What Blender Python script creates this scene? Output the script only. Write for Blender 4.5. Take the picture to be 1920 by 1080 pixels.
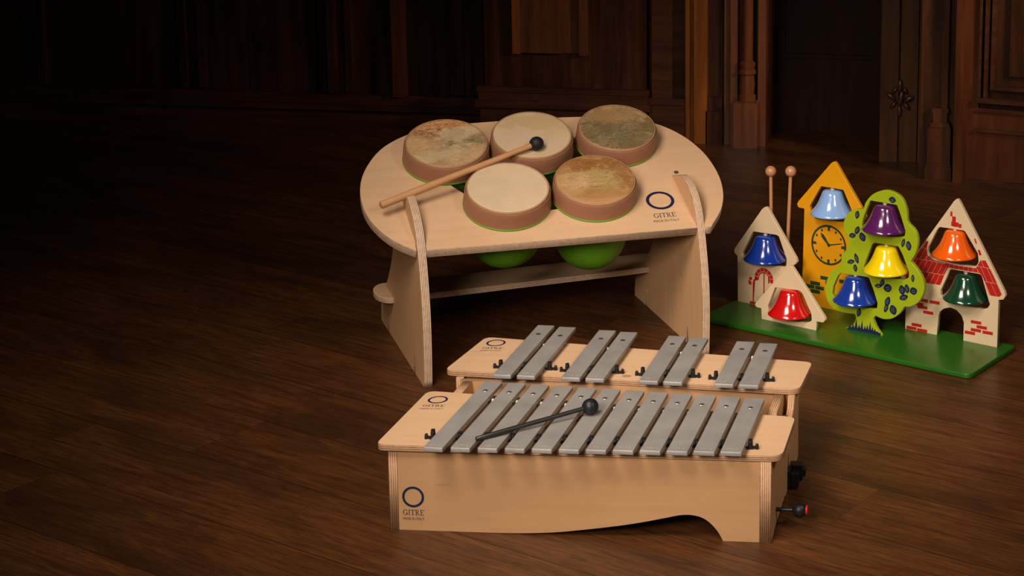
import bpy, bmesh, math, random
from mathutils import Vector, Matrix
PI = math.pi
R = math.radians
random.seed(7)
for o in list(bpy.data.objects):
    bpy.data.objects.remove(o)
SC = bpy.context.scene
COL = SC.collection

# ------------------------------------------------------------ camera
def make_camera():
    f, pit, roll, cx, cy, H = 3220.47, R(9.62688), R(1.660448), 1847.547, 84.747, 1.638538
    fw = Vector((0, math.cos(pit), -math.sin(pit)))
    up0 = Vector((0, math.sin(pit), math.cos(pit)))
    rt0 = Vector((1, 0, 0))
    rt = rt0 * math.cos(roll) + up0 * math.sin(roll)
    up = -rt0 * math.sin(roll) + up0 * math.cos(roll)
    cam = bpy.data.cameras.new('camera')
    ob = bpy.data.objects.new('camera', cam)
    COL.objects.link(ob)
    m = Matrix((rt, up, -fw)).transposed().to_4x4()
    m.translation = Vector((0, 0, H))
    ob.matrix_world = m
    cam.sensor_fit = 'HORIZONTAL'
    cam.sensor_width = 36
    cam.lens = f / 1920 * 36
    cam.shift_x = (960 - cx) / 1920
    cam.shift_y = (cy - 540) / 1920
    cam.clip_start = 0.05
    SC.camera = ob
make_camera()

# ------------------------------------------------------------ light
SC.view_settings.view_transform = 'Standard'
SC.view_settings.look = 'None'
SC.view_settings.gamma = 1
SC.view_settings.exposure = 0.0
w = bpy.data.worlds.new('dim_room')
SC.world = w
w.use_nodes = True
w.node_tree.nodes['Background'].inputs[0].default_value = (1.0, 0.80, 0.62, 1)
w.node_tree.nodes['Background'].inputs[1].default_value = 0.016

def area(name, loc, target, size, power, col, spread=180, size_y=None):
    l = bpy.data.lights.new(name, 'AREA')
    l.shape = 'RECTANGLE'
    l.size = size
    l.size_y = size_y or size
    l.energy = power
    l.color = col
    l.spread = R(spread)
    o = bpy.data.objects.new(name, l)
    COL.objects.link(o)
    o.location = loc
    d = Vector(target) - Vector(loc)
    o.rotation_euler = d.to_track_quat('-Z', 'Y').to_euler()
    return o
area('softbox', (-1.45, 2.5, 2.5), (-0.72, 4.0, 0.15), 1.0, 18, (1.0, 0.84, 0.69), 88)
area('softbox_front', (-1.2, 0.9, 1.75), (-0.62, 4.0, 0.15), 0.8, 6.5, (1.0, 0.84, 0.70), 44)
area('softbox_right', (0.75, 2.6, 1.9), (-0.45, 4.3, 0.15), 0.4, 4.5, (1.0, 0.82, 0.66), 70)
area('wall_lamp', (1.1, 5.3, 1.3), (-1.35, 7.1, 0.25), 0.25, 4, (1.0, 0.62, 0.34), 55)

# ------------------------------------------------------------ material helpers
def mat(name):
    m = bpy.data.materials.new(name)
    m.use_nodes = True
    nt = m.node_tree
    return m, nt, nt.nodes['Principled BSDF']
def plain(name, col, rough=0.5, metal=0.0, coat=0.0, spec=0.5, noise=0.0):
    m, nt, b = mat(name)
    b.inputs['Base Color'].default_value = (*col, 1)
    b.inputs['Roughness'].default_value = rough
    b.inputs['Metallic'].default_value = metal
    b.inputs['Coat Weight'].default_value = coat
    b.inputs['Coat Roughness'].default_value = 0.12
    b.inputs['Specular IOR Level'].default_value = spec
    if noise:
        tc = nt.nodes.new('ShaderNodeTexCoord')
        n = nt.nodes.new('ShaderNodeTexNoise')
        n.inputs['Scale'].default_value = 30
        n.inputs['Detail'].default_value = 6
        nt.links.new(tc.outputs['Object'], n.inputs['Vector'])
        r = nt.nodes.new('ShaderNodeMapRange')
        r.inputs['To Min'].default_value = 1 - noise
        r.inputs['To Max'].default_value = 1 + noise
        nt.links.new(n.outputs['Fac'], r.inputs['Value'])
        x = nt.nodes.new('ShaderNodeVectorMath')
        x.operation = 'SCALE'
        x.inputs[0].default_value = col
        nt.links.new(r.outputs[0], x.inputs['Scale'])
        nt.links.new(x.outputs[0], b.inputs['Base Color'])
    return m
class G:
    """tiny node graph helper"""
    def __init__(s, nt):
        s.nt = nt
    def n(s, t, **k):
        nd = s.nt.nodes.new(t)
        for a, v in k.items():
            setattr(nd, a, v)
        return nd
    def l(s, a, b):
        s.nt.links.new(a, b)
    def math(s, op, a, b=None, c=None):
        nd = s.n('ShaderNodeMath', operation=op)
        for i, v in enumerate((a, b, c)):
            if v is None:
                continue
            if isinstance(v, (int, float)):
                nd.inputs[i].default_value = v
            else:
                s.l(v, nd.inputs[i])
        return nd.outputs[0]
    def mix(s, fac, a, b, blend='MIX'):
        nd = s.n('ShaderNodeMix', data_type='RGBA', blend_type=blend)
        for i, v in ((0, fac), (6, a), (7, b)):
            if isinstance(v, (int, float)):
                nd.inputs[i].default_value = v
            elif isinstance(v, tuple):
                nd.inputs[i].default_value = (*v, 1)
            else:
                s.l(v, nd.inputs[i])
        return nd.outputs[2]
    def noise(s, vec, scale, detail=4, rough=0.5, dist=0.0):
        nd = s.n('ShaderNodeTexNoise')
        nd.inputs['Scale'].default_value = scale
        nd.inputs['Detail'].default_value = detail
        nd.inputs['Roughness'].default_value = rough
        nd.inputs['Distortion'].default_value = dist
        s.l(vec, nd.inputs['Vector'])
        return nd.outputs['Fac']
    def mapping(s, vec, loc=(0, 0, 0), rot=(0, 0, 0), sc=(1, 1, 1)):
        nd = s.n('ShaderNodeMapping')
        nd.inputs['Location'].default_value = loc
        nd.inputs['Rotation'].default_value = rot
        nd.inputs['Scale'].default_value = sc
        s.l(vec, nd.inputs['Vector'])
        return nd.outputs[0]
    def rng(s, v, a, b, c=0.0, d=1.0, smooth=False):
        nd = s.n('ShaderNodeMapRange')
        if smooth:
            nd.interpolation_type = 'SMOOTHSTEP'
        s.l(v, nd.inputs['Value'])
        for i, x in zip((1, 2, 3, 4), (a, b, c, d)):
            nd.inputs[i].default_value = x
        return nd.outputs[0]
    def bump(s, h, strength, dist, b):
        nd = s.n('ShaderNodeBump')
        nd.inputs['Strength'].default_value = strength
        nd.inputs['Distance'].default_value = dist
        s.l(h, nd.inputs['Height'])
        s.l(nd.outputs[0], b.inputs['Normal'])
    def obj(s):
        return s.n('ShaderNodeTexCoord').outputs['Object']

def birch(name, base, dark, axis='x', rough=0.5, knots=0.0):
    m, nt, b = mat(name)
    g = G(nt)
    v = g.obj()
    sc = {'x': (1.2, 14, 14), 'y': (14, 1.2, 14), 'z': (14, 14, 1.2)}[axis]
    mv = g.mapping(v, sc=sc)
    f1 = g.rng(g.noise(mv, 3.0, 6, 0.6, 0.3), 0.35, 0.7)
    f2 = g.rng(g.noise(v, 4.0, 3), 0.35, 0.7)
    c = g.mix(g.math('MULTIPLY', f1, 0.35), base, dark)
    c = g.mix(g.math('MULTIPLY', f2, 0.28), c, dark)
    # short dark pores
    mv2 = g.mapping(v, sc=tuple(x * 4 if x > 2 else 6 for x in sc))
    p = g.rng(g.noise(mv2, 2.2, 2), 0.70, 0.78)
    c = g.mix(g.math('MULTIPLY', p, 0.35 + knots), c, tuple(x * 0.55 for x in dark))
    g.l(c, b.inputs['Base Color'])
    b.inputs['Roughness'].default_value = rough
    b.inputs['Specular IOR Level'].default_value = 0.35
    return m
def ply_edge(name, light, dark, pitch, grain='x'):
    m, nt, b = mat(name)
    g = G(nt)
    at = g.n('ShaderNodeAttribute', attribute_name='ply')
    v = g.obj()
    wob = g.noise(v, 22, 3)
    t = g.math('ADD', at.outputs['Fac'], g.math('MULTIPLY', g.math('SUBTRACT', wob, 0.5), pitch * 0.35))
    s = g.math('SINE', g.math('MULTIPLY', t, 2 * PI / pitch))
    k = g.rng(s, -0.15, 0.55)
    var = g.noise(g.mapping(v, sc=(9, 9, 9)), 9, 5, 0.7)
    k2 = g.math('MULTIPLY', k, g.rng(var, 0.3, 0.65, 0.45, 1.0))
    c = g.mix(k2, light, dark)
    fleck = g.rng(g.noise(g.mapping(v, sc=(60, 60, 60)), 4, 2), 0.66, 0.72)
    c = g.mix(g.math('MULTIPLY', fleck, 0.3), c, tuple(x * 0.4 for x in dark))
    g.l(c, b.inputs['Base Color'])
    b.inputs['Roughness'].default_value = 0.6
    b.inputs['Specular IOR Level'].default_value = 0.3
    return m

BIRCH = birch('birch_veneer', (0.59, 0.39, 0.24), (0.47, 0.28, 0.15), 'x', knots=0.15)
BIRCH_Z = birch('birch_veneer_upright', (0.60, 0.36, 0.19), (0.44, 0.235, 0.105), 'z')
BIRCH_SHADED = birch('birch_panel_shaded', (0.46, 0.27, 0.135), (0.34, 0.18, 0.08), 'x')  # same birch, colour darkened to paint in the shade on upright panels
PLY = ply_edge('plywood_edge', (0.64, 0.46, 0.32), (0.13, 0.068, 0.045), 0.0041)
PLY_D = ply_edge('plywood_edge_brown', (0.44, 0.27, 0.155), (0.15, 0.065, 0.030), 0.0044)
ALU = None
def make_alu():
    m, nt, b = mat('matt_aluminium')
    g = G(nt)
    v = g.obj()
    n = g.noise(g.mapping(v, sc=(20, 2, 20)), 5, 5, 0.6)
    n2 = g.noise(v, 14, 4)
    c = g.mix(g.rng(n2, 0.3, 0.75), (0.35, 0.34, 0.335), (0.27, 0.262, 0.258))
    g.l(c, b.inputs['Base Color'])
    b.inputs['Metallic'].default_value = 0.35
    g.l(g.rng(n, 0.3, 0.7, 0.42, 0.56), b.inputs['Roughness'])
    return m
ALU = make_alu()
ALU_EDGE = plain('bright_stamp', (0.75, 0.74, 0.72), 0.3, 0.4)
PAD = plain('brown_felt', (0.16, 0.09, 0.05), 0.9)
HOLE = plain('dark_hole', (0.03, 0.026, 0.022), 0.6)
CHROME = plain('screw_steel', (0.42, 0.41, 0.40), 0.3, 0.8)
BLACK = plain('black_rubber', (0.008, 0.009, 0.011), 0.42, 0, 0, 0.32)
BLACK_M = plain('black_painted_stick', (0.010, 0.011, 0.011), 0.42)
RUBBER = plain('matt_black_ball', (0.010, 0.011, 0.014), 0.55, 0, 0, 0.3)
REDCAP = plain('red_plug', (0.65, 0.03, 0.015), 0.4)
NAVY = plain('navy_print', (0.005, 0.010, 0.05), 0.65, 0, 0, 0.3)
INK = plain('dark_print', (0.035, 0.026, 0.03), 0.5)
STICKW = birch('turned_beech', (0.52, 0.28, 0.13), (0.34, 0.16, 0.065), 'x', 0.42)
BEAD = plain('beech_bead', (0.50, 0.24, 0.12), 0.3, 0, 0.3, noise=0.08)
WHITE = plain('white_felt', (0.6, 0.57, 0.52), 0.8)
DRUMB = plain('tan_drum_shell', (0.29, 0.13, 0.075), 0.42, 0, 0, 0.4, noise=0.06)
DRUMR = plain('skin_hoop', (0.36, 0.20, 0.10), 0.5, noise=0.2)
LIME = plain('lime_plastic', (0.11, 0.33, 0.010), 0.42)
GREENB = plain('green_gloss_base', (0.014, 0.105, 0.006), 0.3, 0, 0.15)
TREEG = plain('lime_green_paint', (0.29, 0.38, 0.008), 0.35, 0, 0.15, noise=0.04)
CREAM = plain('cream_paint', (0.62, 0.48, 0.31), 0.4, 0, 0.1, noise=0.03)
AMBER = plain('amber_paint', (0.70, 0.31, 0.004), 0.35, 0, 0.15, noise=0.04)
REDP = plain('red_print', (0.42, 0.012, 0.010), 0.4)
DGREEN = plain('dark_green_print', (0.018, 0.05, 0.012), 0.45)
LEAFG = plain('leaf_vein_print', (0.25, 0.33, 0.02), 0.45)
def enamel(n, c):
    return plain(n, c, 0.16, 0, 0.9, 0.6)
BELLS = {'red': enamel('red_enamel', (0.50, 0.004, 0.006)), 'blue': enamel('blue_enamel', (0.006, 0.035, 0.30)),
         'light_blue': enamel('light_blue_enamel', (0.24, 0.42, 0.80)), 'purple': enamel('purple_enamel', (0.085, 0.012, 0.10)),
         'yellow': enamel('yellow_enamel', (0.80, 0.60, 0.003)), 'orange': enamel('orange_enamel', (0.78, 0.11, 0.004)),
         'green': enamel('dark_green_enamel', (0.004, 0.045, 0.022))}

# ------------------------------------------------------------ object helpers
def link(name, me, m=None, parent=None):
    o = bpy.data.objects.new(name, me)
    COL.objects.link(o)
    if m is not None:
        for x in (m if isinstance(m, (list, tuple)) else [m]):
            if len(me.materials) < 99:
                me.materials.append(x)
    if parent:
        o.parent = parent
    return o
def empty(name, loc=(0, 0, 0), rz=0, label=None, cat=None, group=None):
    o = bpy.data.objects.new(name, None)
    COL.objects.link(o)
    o.empty_display_size = 0.05
    o.location = loc
    o.rotation_euler = (0, 0, rz)
    tag(o, label, cat, group)
    return o
def tag(o, label=None, cat=None, group=None, kind=None):
    if label: o['label'] = label
    if cat: o['category'] = cat
    if group: o['group'] = group
    if kind: o['kind'] = kind
    return o
def bm_obj(name, bm, m, parent=None, smooth=False, angle=None):
    me = bpy.data.meshes.new(name)
    bm.normal_update()
    bm.to_mesh(me)
    bm.free()
    if smooth:
        for p in me.polygons:
            p.use_smooth = True
    o = link(name, me, m, parent)
    return o

def extrude_poly(loops, thick, bevel=0.0, res=2):
    """solid plate from 2D loops (outer + holes); plate spans z 0..thick; returns mesh with 'ply' attribute
    and material 0 on the two faces, 1 on the edges"""
    cu = bpy.data.curves.new('tmp', 'CURVE')
    cu.dimensions = '2D'
    cu.fill_mode = 'BOTH'
    cu.extrude = thick / 2 - bevel
    cu.bevel_depth = bevel
    cu.bevel_resolution = res
    cu.offset = -bevel
    for lp in loops:
        sp = cu.splines.new('POLY')
        sp.points.add(len(lp) - 1)
        for i, p in enumerate(lp):
            sp.points[i].co = (p[0], p[1], 0, 1)
        sp.use_cyclic_u = True
    o = bpy.data.objects.new('tmp', cu)
    COL.objects.link(o)
    dg = bpy.context.evaluated_depsgraph_get()
    me = bpy.data.meshes.new_from_object(o.evaluated_get(dg))
    bpy.data.objects.remove(o)
    bpy.data.curves.remove(cu)
    me.materials.clear()
    bm = bmesh.new()
    bm.from_mesh(me)
    bmesh.ops.remove_doubles(bm, verts=bm.verts, dist=1e-5)
    bmesh.ops.recalc_face_normals(bm, faces=bm.faces)
    for v in bm.verts:
        v.co.z += thick / 2
    bm.normal_update()
    for f in bm.faces:
        f.material_index = 0 if abs(f.normal.z) > 0.75 else 1
    bm.to_mesh(me)
    bm.free()
    at = me.attributes.new('ply', 'FLOAT', 'POINT')
    for i, v in enumerate(me.vertices):
        at.data[i].value = v.co.z
    return me
def plate(name, loops, thick, M, mats, parent=None, bevel=0.0, res=2, label=None):
    me = extrude_poly(loops, thick, bevel, res)
    me.transform(M)
    me.name = name
    if not isinstance(mats, (list, tuple)):
        mats = [mats, mats]
    o = link(name, me, list(mats), parent)
    if label: o['label'] = label
    return o
def F(o, x, y, z):
    """matrix whose columns are plate axes x, y, z with origin o"""
    m = Matrix.Identity(4)
    for i, a in enumerate((x, y, z)):
        for j in range(3):
            m[j][i] = a[j]
    for j in range(3):
        m[j][3] = o[j]
    return m
X, Y, Z = (1, 0, 0), (0, 1, 0), (0, 0, 1)
def XZ(b):     # plate drawn in x,z; front face at y=b, thickness runs to +y
    return F((0, b, 0), X, Z, Y)   # left handed frame is fixed by the flip below
def up_plate(name, loops, b, thick, mats, parent, bevel=0.0, label=None, res=2):
    me = extrude_poly(loops, thick, bevel, res)
    for v in me.vertices:
        x, z, t = v.co
        v.co = (x, b + t, z)
    me.flip_normals()
    me.name = name
    if not isinstance(mats, (list, tuple)):
        mats = [mats, mats]
    o = link(name, me, list(mats), parent)
    if label: o['label'] = label
    return o
def side_plate(name, loops, a, thick, mats, parent, bevel=0.0):
    """drawn in (y,z); face at x=a, thickness to +x"""
    me = extrude_poly(loops, thick, bevel)
    for v in me.vertices:
        y, z, t = v.co
        v.co = (a + t, y, z)
    me.name = name
    return link(name, me, list(mats), parent)
def round_poly(pts, r, n=5):
    """round every corner of a polygon with radius r (number or list)"""
    out = []
    N = len(pts)
    for i in range(N):
        p0, p1, p2 = Vector(pts[i - 1]), Vector(pts[i]), Vector(pts[(i + 1) % N])
        a, b = (p0 - p1), (p2 - p1)
        rr = r[i] if isinstance(r, (list, tuple)) else r
        la, lb = a.length, b.length
        a.normalize(); b.normalize()
        ang = a.angle(b, PI)
        if rr <= 0 or ang > 3.0:
            out.append(tuple(p1)); continue
        d = min(rr / math.tan(ang / 2), la * 0.48, lb * 0.48)
        s, e = p1 + a * d, p1 + b * d
        for k in range(n + 1):
            t = k / n
            q = s * (1 - t) ** 2 + p1 * 2 * t * (1 - t) + e * t * t
            out.append(tuple(q))
    return out
def catmull(pts, n=5, closed=True, sharp=()):
    out = []
    N = len(pts)
    rg = range(N) if closed else range(N - 1)
    for i in rg:
        p1, p2 = Vector(pts[i]), Vector(pts[(i + 1) % N])
        p0 = Vector(pts[i - 1]) if (closed or i > 0) else p1
        p3 = Vector(pts[(i + 2) % N]) if (closed or i + 2 < N) else p2
        if i in sharp: p0 = p1 * 2 - p2
        if (i + 1) % N in sharp: p3 = p2 * 2 - p1
        for k in range(n):
            t = k / n
            q = 0.5 * ((2 * p1) + (-p0 + p2) * t + (2 * p0 - 5 * p1 + 4 * p2 - p3) * t * t + (-p0 + 3 * p1 - 3 * p2 + p3) * t ** 3)
            out.append(tuple(q))
    if not closed:
        out.append(tuple(pts[-1]))
    return out
def box(bm, x0, x1, y0, y1, z0, z1, M=None):
    vs = [bm.verts.new(Vector((x, y, z))) for x in (x0, x1) for y in (y0, y1) for z in (z0, z1)]
    for idx in ((0, 1, 3, 2), (4, 6, 7, 5), (0, 4, 5, 1), (2, 3, 7, 6), (0, 2, 6, 4), (1, 5, 7, 3)):
        bm.faces.new([vs[i] for i in idx])
    if M is not None:
        for v in vs: v.co = M @ v.co
    return vs
def lathe(bm, prof, seg=48, M=None, caps=False):
    """prof: list of (r, z)"""
    rings = []
    for r, z in prof:
        if r < 1e-6:
            rings.append([bm.verts.new(Vector((0, 0, z)))])
        else:
            rings.append([bm.verts.new(Vector((r * math.cos(2 * PI * k / seg), r * math.sin(2 * PI * k / seg), z))) for k in range(seg)])
    for a, b in zip(rings, rings[1:]):
        for k in range(seg):
            k2 = (k + 1) % seg
            if len(a) == 1 and len(b) == 1: continue
            if len(a) == 1: bm.faces.new((a[0], b[k], b[k2]))
            elif len(b) == 1: bm.faces.new((a[k], a[k2], b[0]))
            else: bm.faces.new((a[k], a[k2], b[k2], b[k]))
    if M is not None:
        for rg in rings:
            for v in rg: v.co = M @ v.co
    return rings
def ball_prof(r, zc, n=14):
    return [(r * math.sin(PI * k / n), zc - r * math.cos(PI * k / n)) for k in range(n + 1)]
def clean(bm):
    bmesh.ops.recalc_face_normals(bm, faces=bm.faces)
def axis_matrix(p, q):
    d = (Vector(q) - Vector(p))
    m = d.to_track_quat('Z', 'Y').to_matrix().to_4x4()
    m.translation = Vector(p)
    return m, d.length
def smooth_by_angle(o, ang=40):
    me = o.data
    for p in me.polygons: p.use_smooth = True
    bm = bmesh.new(); bm.from_mesh(me)
    for e in bm.edges:
        if len(e.link_faces) == 2 and e.calc_face_angle(0) > R(ang):
            e.smooth = False
        elif len(e.link_faces) != 2:
            e.smooth = False
    bm.to_mesh(me); bm.free()
    return o
def rounded_box_obj(name, x0, x1, y0, y1, z0, z1, m, parent, bev=0.001, M=None):
    bm = bmesh.new()
    box(bm, x0, x1, y0, y1, z0, z1)
    clean(bm)
    if bev:
        bmesh.ops.bevel(bm, geom=list(bm.edges), offset=bev, segments=2, affect='EDGES')
    if M is not None:
        bmesh.ops.transform(bm, matrix=M, verts=bm.verts)
    return bm_obj(name, bm, m, parent)

# ------------------------------------------------------------ room
def wood_dark(name, base, dark, rough=0.35, axis='z', scale=1.0):
    m, nt, b = mat(name)
    g = G(nt)
    v = g.obj()
    sc = {'x': (1, 12, 12), 'z': (12, 12, 1), 'y': (12, 1, 12)}[axis]
    n = g.noise(g.mapping(v, sc=tuple(s * scale for s in sc)), 2.2, 7, 0.62, 0.4)
    n2 = g.noise(v, 2.5, 3)
    c = g.mix(g.rng(n, 0.35, 0.68), dark, base)
    c = g.mix(g.math('MULTIPLY', g.rng(n2, 0.4, 0.7), 0.5), c, dark)
    g.l(c, b.inputs['Base Color'])
    b.inputs['Roughness'].default_value = rough
    b.inputs['Specular IOR Level'].default_value = 0.4 if rough < 0.32 else 0.12
    return m
WALLW = wood_dark('dark_stained_oak', (0.062, 0.023, 0.009), (0.018, 0.006, 0.003), 0.4)
WALLH = wood_dark('dark_stained_oak_rail', (0.075, 0.028, 0.013), (0.028, 0.010, 0.006), 0.42, 'x')
WALLO = wood_dark('honey_and_lit_edge_oak', (0.24, 0.085, 0.018), (0.11, 0.036, 0.010), 0.4)

def floor_material():
    m, nt, b = mat('dark_oak_planks')
    g = G(nt)
    v = g.obj()
    ang = R(-27)
    sep = g.n('ShaderNodeSeparateXYZ')
    g.l(v, sep.inputs[0])
    x, y = sep.outputs[0], sep.outputs[1]
    u = g.math('ADD', g.math('MULTIPLY', x, math.cos(ang)), g.math('MULTIPLY', y, math.sin(ang)))
    t = g.math('ADD', g.math('MULTIPLY', x, -math.sin(ang)), g.math('MULTIPLY', y, math.cos(ang)))
    W = 0.215
    tt = g.math('DIVIDE', g.math('SUBTRACT', t, 2.295), W)
    row = g.math('FLOOR', tt)
    fr = g.math('FRACT', tt)
    wn = g.n('ShaderNodeTexWhiteNoise', noise_dimensions='1D')
    g.l(row, wn.inputs['W'])
    uo = g.math('ADD', g.math('DIVIDE', u, 1.9), g.math('MULTIPLY', wn.outputs['Value'], 5.0))
    colr = g.math('FLOOR', uo)
    fu = g.math('FRACT', uo)
    idv = g.n('ShaderNodeCombineXYZ')
    g.l(row, idv.inputs[0]); g.l(colr, idv.inputs[1])
    wn2 = g.n('ShaderNodeTexWhiteNoise', noise_dimensions='3D')
    g.l(idv.outputs[0], wn2.inputs['Vector'])
    pid = wn2.outputs['Value']
    cv = g.n('ShaderNodeCombineXYZ')
    g.l(u, cv.inputs[0]); g.l(t, cv.inputs[1]); g.l(g.math('MULTIPLY', pid, 7.0), cv.inputs[2])
    vec = cv.outputs[0]
    grain = g.noise(g.mapping(vec, sc=(1.6, 26, 1)), 3.5, 9, 0.68, 0.6)
    fine = g.noise(g.mapping(vec, sc=(8, 150, 1)), 3.0, 4, 0.6)
    cloud = g.noise(g.mapping(vec, sc=(1.2, 4.0, 1)), 1.6, 5, 0.6, 0.8)
    c = g.mix(g.rng(grain, 0.36, 0.66), (0.040, 0.0145, 0.0048), (0.118, 0.042, 0.0125))
    c = g.mix(g.rng(fine, 0.52, 0.72, 0, 0.38), c, (0.18, 0.070, 0.026))
    c = g.mix(g.rng(fine, 0.48, 0.28, 0, 0.5), c, (0.020, 0.008, 0.004))
    c = g.mix(g.rng(cloud, 0.44, 0.66, 0, 0.75), c, (0.028, 0.011, 0.005))
    # plank to plank tone
    tone = g.rng(pid, 0, 1, 0.86, 1.12)
    vm = g.n('ShaderNodeVectorMath', operation='SCALE')
    g.l(c, vm.inputs[0]); g.l(tone, vm.inputs['Scale'])
    c = vm.outputs[0]
    e = g.math('MINIMUM', g.math('MULTIPLY', fr, W), g.math('MULTIPLY', g.math('SUBTRACT', 1.0, fr), W))
    e2 = g.math('MINIMUM', g.math('MULTIPLY', fu, 1.9), g.math('MULTIPLY', g.math('SUBTRACT', 1.0, fu), 1.9))
    seam = g.rng(g.math('MINIMUM', e, g.math('ADD', e2, 0.0006)), 0.0004, 0.0018, 1, 0)
    c = g.mix(g.math('MULTIPLY', seam, 0.85), c, (0.006, 0.003, 0.002))
    g.l(c, b.inputs['Base Color'])
    g.l(g.rng(grain, 0.3, 0.7, 0.42, 0.31), b.inputs['Roughness'])
    b.inputs['Specular IOR Level'].default_value = 0.32
    hgt = g.math('SUBTRACT', g.math('ADD', g.math('MULTIPLY', fine, 0.5), g.math('MULTIPLY', grain, 0.6)), g.math('MULTIPLY', seam, 1.5))
    g.bump(hgt, 0.35, 0.0012, b)
    return m
def struct(name, bm, m):
    clean(bm)
    o = bm_obj(name, bm, m)
    o['kind'] = 'structure'
    return o
bm = bmesh.new()
box(bm, -6.2, 1.8, -1.0, 7.8, -0.05, 0)
struct('floor', bm, floor_material())

def sbox(boxes, name, m):
    bm = bmesh.new()
    for bx in boxes: box(bm, *bx)
    return struct(name, bm, m)
CH = 2.9
# left stretch of panelled wall (front face y = 7.15)
sbox([(-6.2, -2.05, 7.15, 7.5, 0, CH)], 'wall_left', WALLW)
# stiles and beads of the left panelling
left = []
for x0, x1, y0 in ((-2.81, -2.785, 7.125), (-2.765, -2.735, 7.10), (-2.70, -2.675, 7.125), (-2.255, -2.20, 7.12), (-2.17, -2.12, 7.13),
                   (-3.32, -3.29, 7.12), (-3.40, -3.37, 7.12), (-4.0, -3.97, 7.12), (-4.6, -4.57, 7.12)):
    left.append((x0, x1, y0, 7.155, 0.15, CH))
sbox(left, 'trim_1', WALLW)
sbox([(-2.49, -2.445, 7.09, 7.155, 0.14, CH)], 'trim_2', wood_dark('mid_oak_strip', (0.10, 0.036, 0.011), (0.05, 0.018, 0.006), 0.4))
sbox([(-6.2, -2.05, 7.13, 7.155, 0, 0.075), (-6.2, -2.05, 7.10, 7.155, 0.075, 0.098), (-6.2, -2.05, 7.12, 7.155, 0.098, 0.14)], 'baseboard_left', WALLH)
# projecting pier with a raised panel (front face y = 6.95)
sbox([(-2.057, -1.405, 6.95, 7.5, 0.0, CH)], 'wall_pier', WALLW)
sbox([(-2.075, -1.39, 6.93, 6.955, 0.0, 0.145), (-2.09, -1.375, 6.915, 6.955, 0.145, 0.175), (-2.08, -1.385, 6.925, 6.955, 0.175, 0.21),
      (-2.085, -1.38, 6.92, 6.955, 0.21, 0.232)], 'baseboard_pier', WALLH)
sbox([(-1.934, -1.904, 6.915, 6.955, 0.373, 2.2)], 'trim_3', WALLO)  # lit left edge of the panel, its brightness painted in by lighter oak
sbox([(-1.904, -1.735, 6.925, 6.955, 0.377, 2.2), (-1.735, -1.66, 6.94, 6.955, 0.377, 2.2), (-1.66, -1.631, 6.915, 6.955, 0.373, 2.2)], 'trim_4', wood_dark('pier_panel_oak', (0.13, 0.046, 0.018), (0.06, 0.02, 0.009), 0.4))
# pilasters, mouldings and turned column left of the door recess
sbox([(-1.40, -0.90, 7.05, 7.5, 0, CH)], 'wall_center', WALLW)
sbox([(-1.38, -1.296, 7.0, 7.06, 0.19, CH), (-1.296, -1.241, 7.03, 7.06, 0.19, CH),
      (-1.39, -1.241, 6.985, 7.06, 0.0, 0.165), (-1.40, -1.241, 6.975, 7.06, 0.165, 0.19)], 'trim_5', WALLH)
sbox([(-1.238, -1.222, 6.985, 7.06, 0, CH), (-1.203, -1.150, 6.99, 7.06, 0, CH), (-1.222, -1.203, 7.01, 7.06, 0, CH)], 'trim_6', WALLO)
sbox([(-1.150, -1.088, 7.02, 7.06, 0.2, CH), (-1.155, -1.084, 6.99, 7.06, 0.0, 0.14), (-1.15, -1.088, 7.0, 7.06, 0.14, 0.2)], 'trim_7', WALLW)
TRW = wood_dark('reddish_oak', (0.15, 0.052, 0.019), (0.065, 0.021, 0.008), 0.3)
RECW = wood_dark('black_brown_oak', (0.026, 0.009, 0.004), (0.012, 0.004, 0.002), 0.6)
sbox([(-1.08, -1.057, 7.0, 7.06, 0, CH), (-1.053, -1.022, 6.985, 7.06, 0, CH), (-0.938, -0.905, 6.985, 7.06, 0, CH)], 'trim_8', TRW)
bm = bmesh.new()
prof = [(0.0, 0), (0.05, 0), (0.05, 0.19), (0.036, 0.195), (0.036, 0.215), (0.030, 0.222), (0.033, 0.26), (0.030, 0.30), (0.037, 0.308), (0.037, 0.318),
        (0.029, 0.328), (0.034, 0.34), (0.034, 0.352), (0.0235, 0.362), (0.0225, CH), (0, CH)]
lathe(bm, prof, 32)
for v in bm.verts:
    if v.co.z < 0.192:
        a = math.atan2(v.co.y, v.co.x); r = math.hypot(v.co.x, v.co.y)
        if r > 0.01:
            k = 0.05 / max(abs(math.cos(a)), abs(math.sin(a)))
            v.co.x = math.cos(a) * k; v.co.y = math.sin(a) * k
clean(bm)
colm = bm_obj('column', bm, TRW, None)
colm.location = (-0.982, 6.985, 0)
smooth_by_angle(colm, 30)
tag(colm, None, None, None, 'structure'); colm.name = 'trim_9'
# recessed door (front y = 7.35)
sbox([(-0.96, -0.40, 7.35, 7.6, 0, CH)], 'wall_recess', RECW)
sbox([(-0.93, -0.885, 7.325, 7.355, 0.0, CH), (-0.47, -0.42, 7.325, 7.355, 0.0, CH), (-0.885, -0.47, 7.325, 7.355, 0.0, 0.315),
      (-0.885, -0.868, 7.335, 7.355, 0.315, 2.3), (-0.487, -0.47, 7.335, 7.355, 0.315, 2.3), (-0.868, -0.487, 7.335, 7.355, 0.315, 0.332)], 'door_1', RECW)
# jamb with carved ornament (front y = 6.78)
sbox([(-0.417, -0.246, 6.80, 7.6, 0, CH)], 'wall_jamb', WALLW)
sbox([(-0.417, -0.345, 6.775, 6.802, 0, CH), (-0.336, -0.268, 6.782, 6.802, 0, CH), (-0.262, -0.246, 6.77, 6.802, 0, CH)], 'trim_10', wood_dark('jamb_oak', (0.095, 0.037, 0.012), (0.045, 0.017, 0.006), 0.4))
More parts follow.
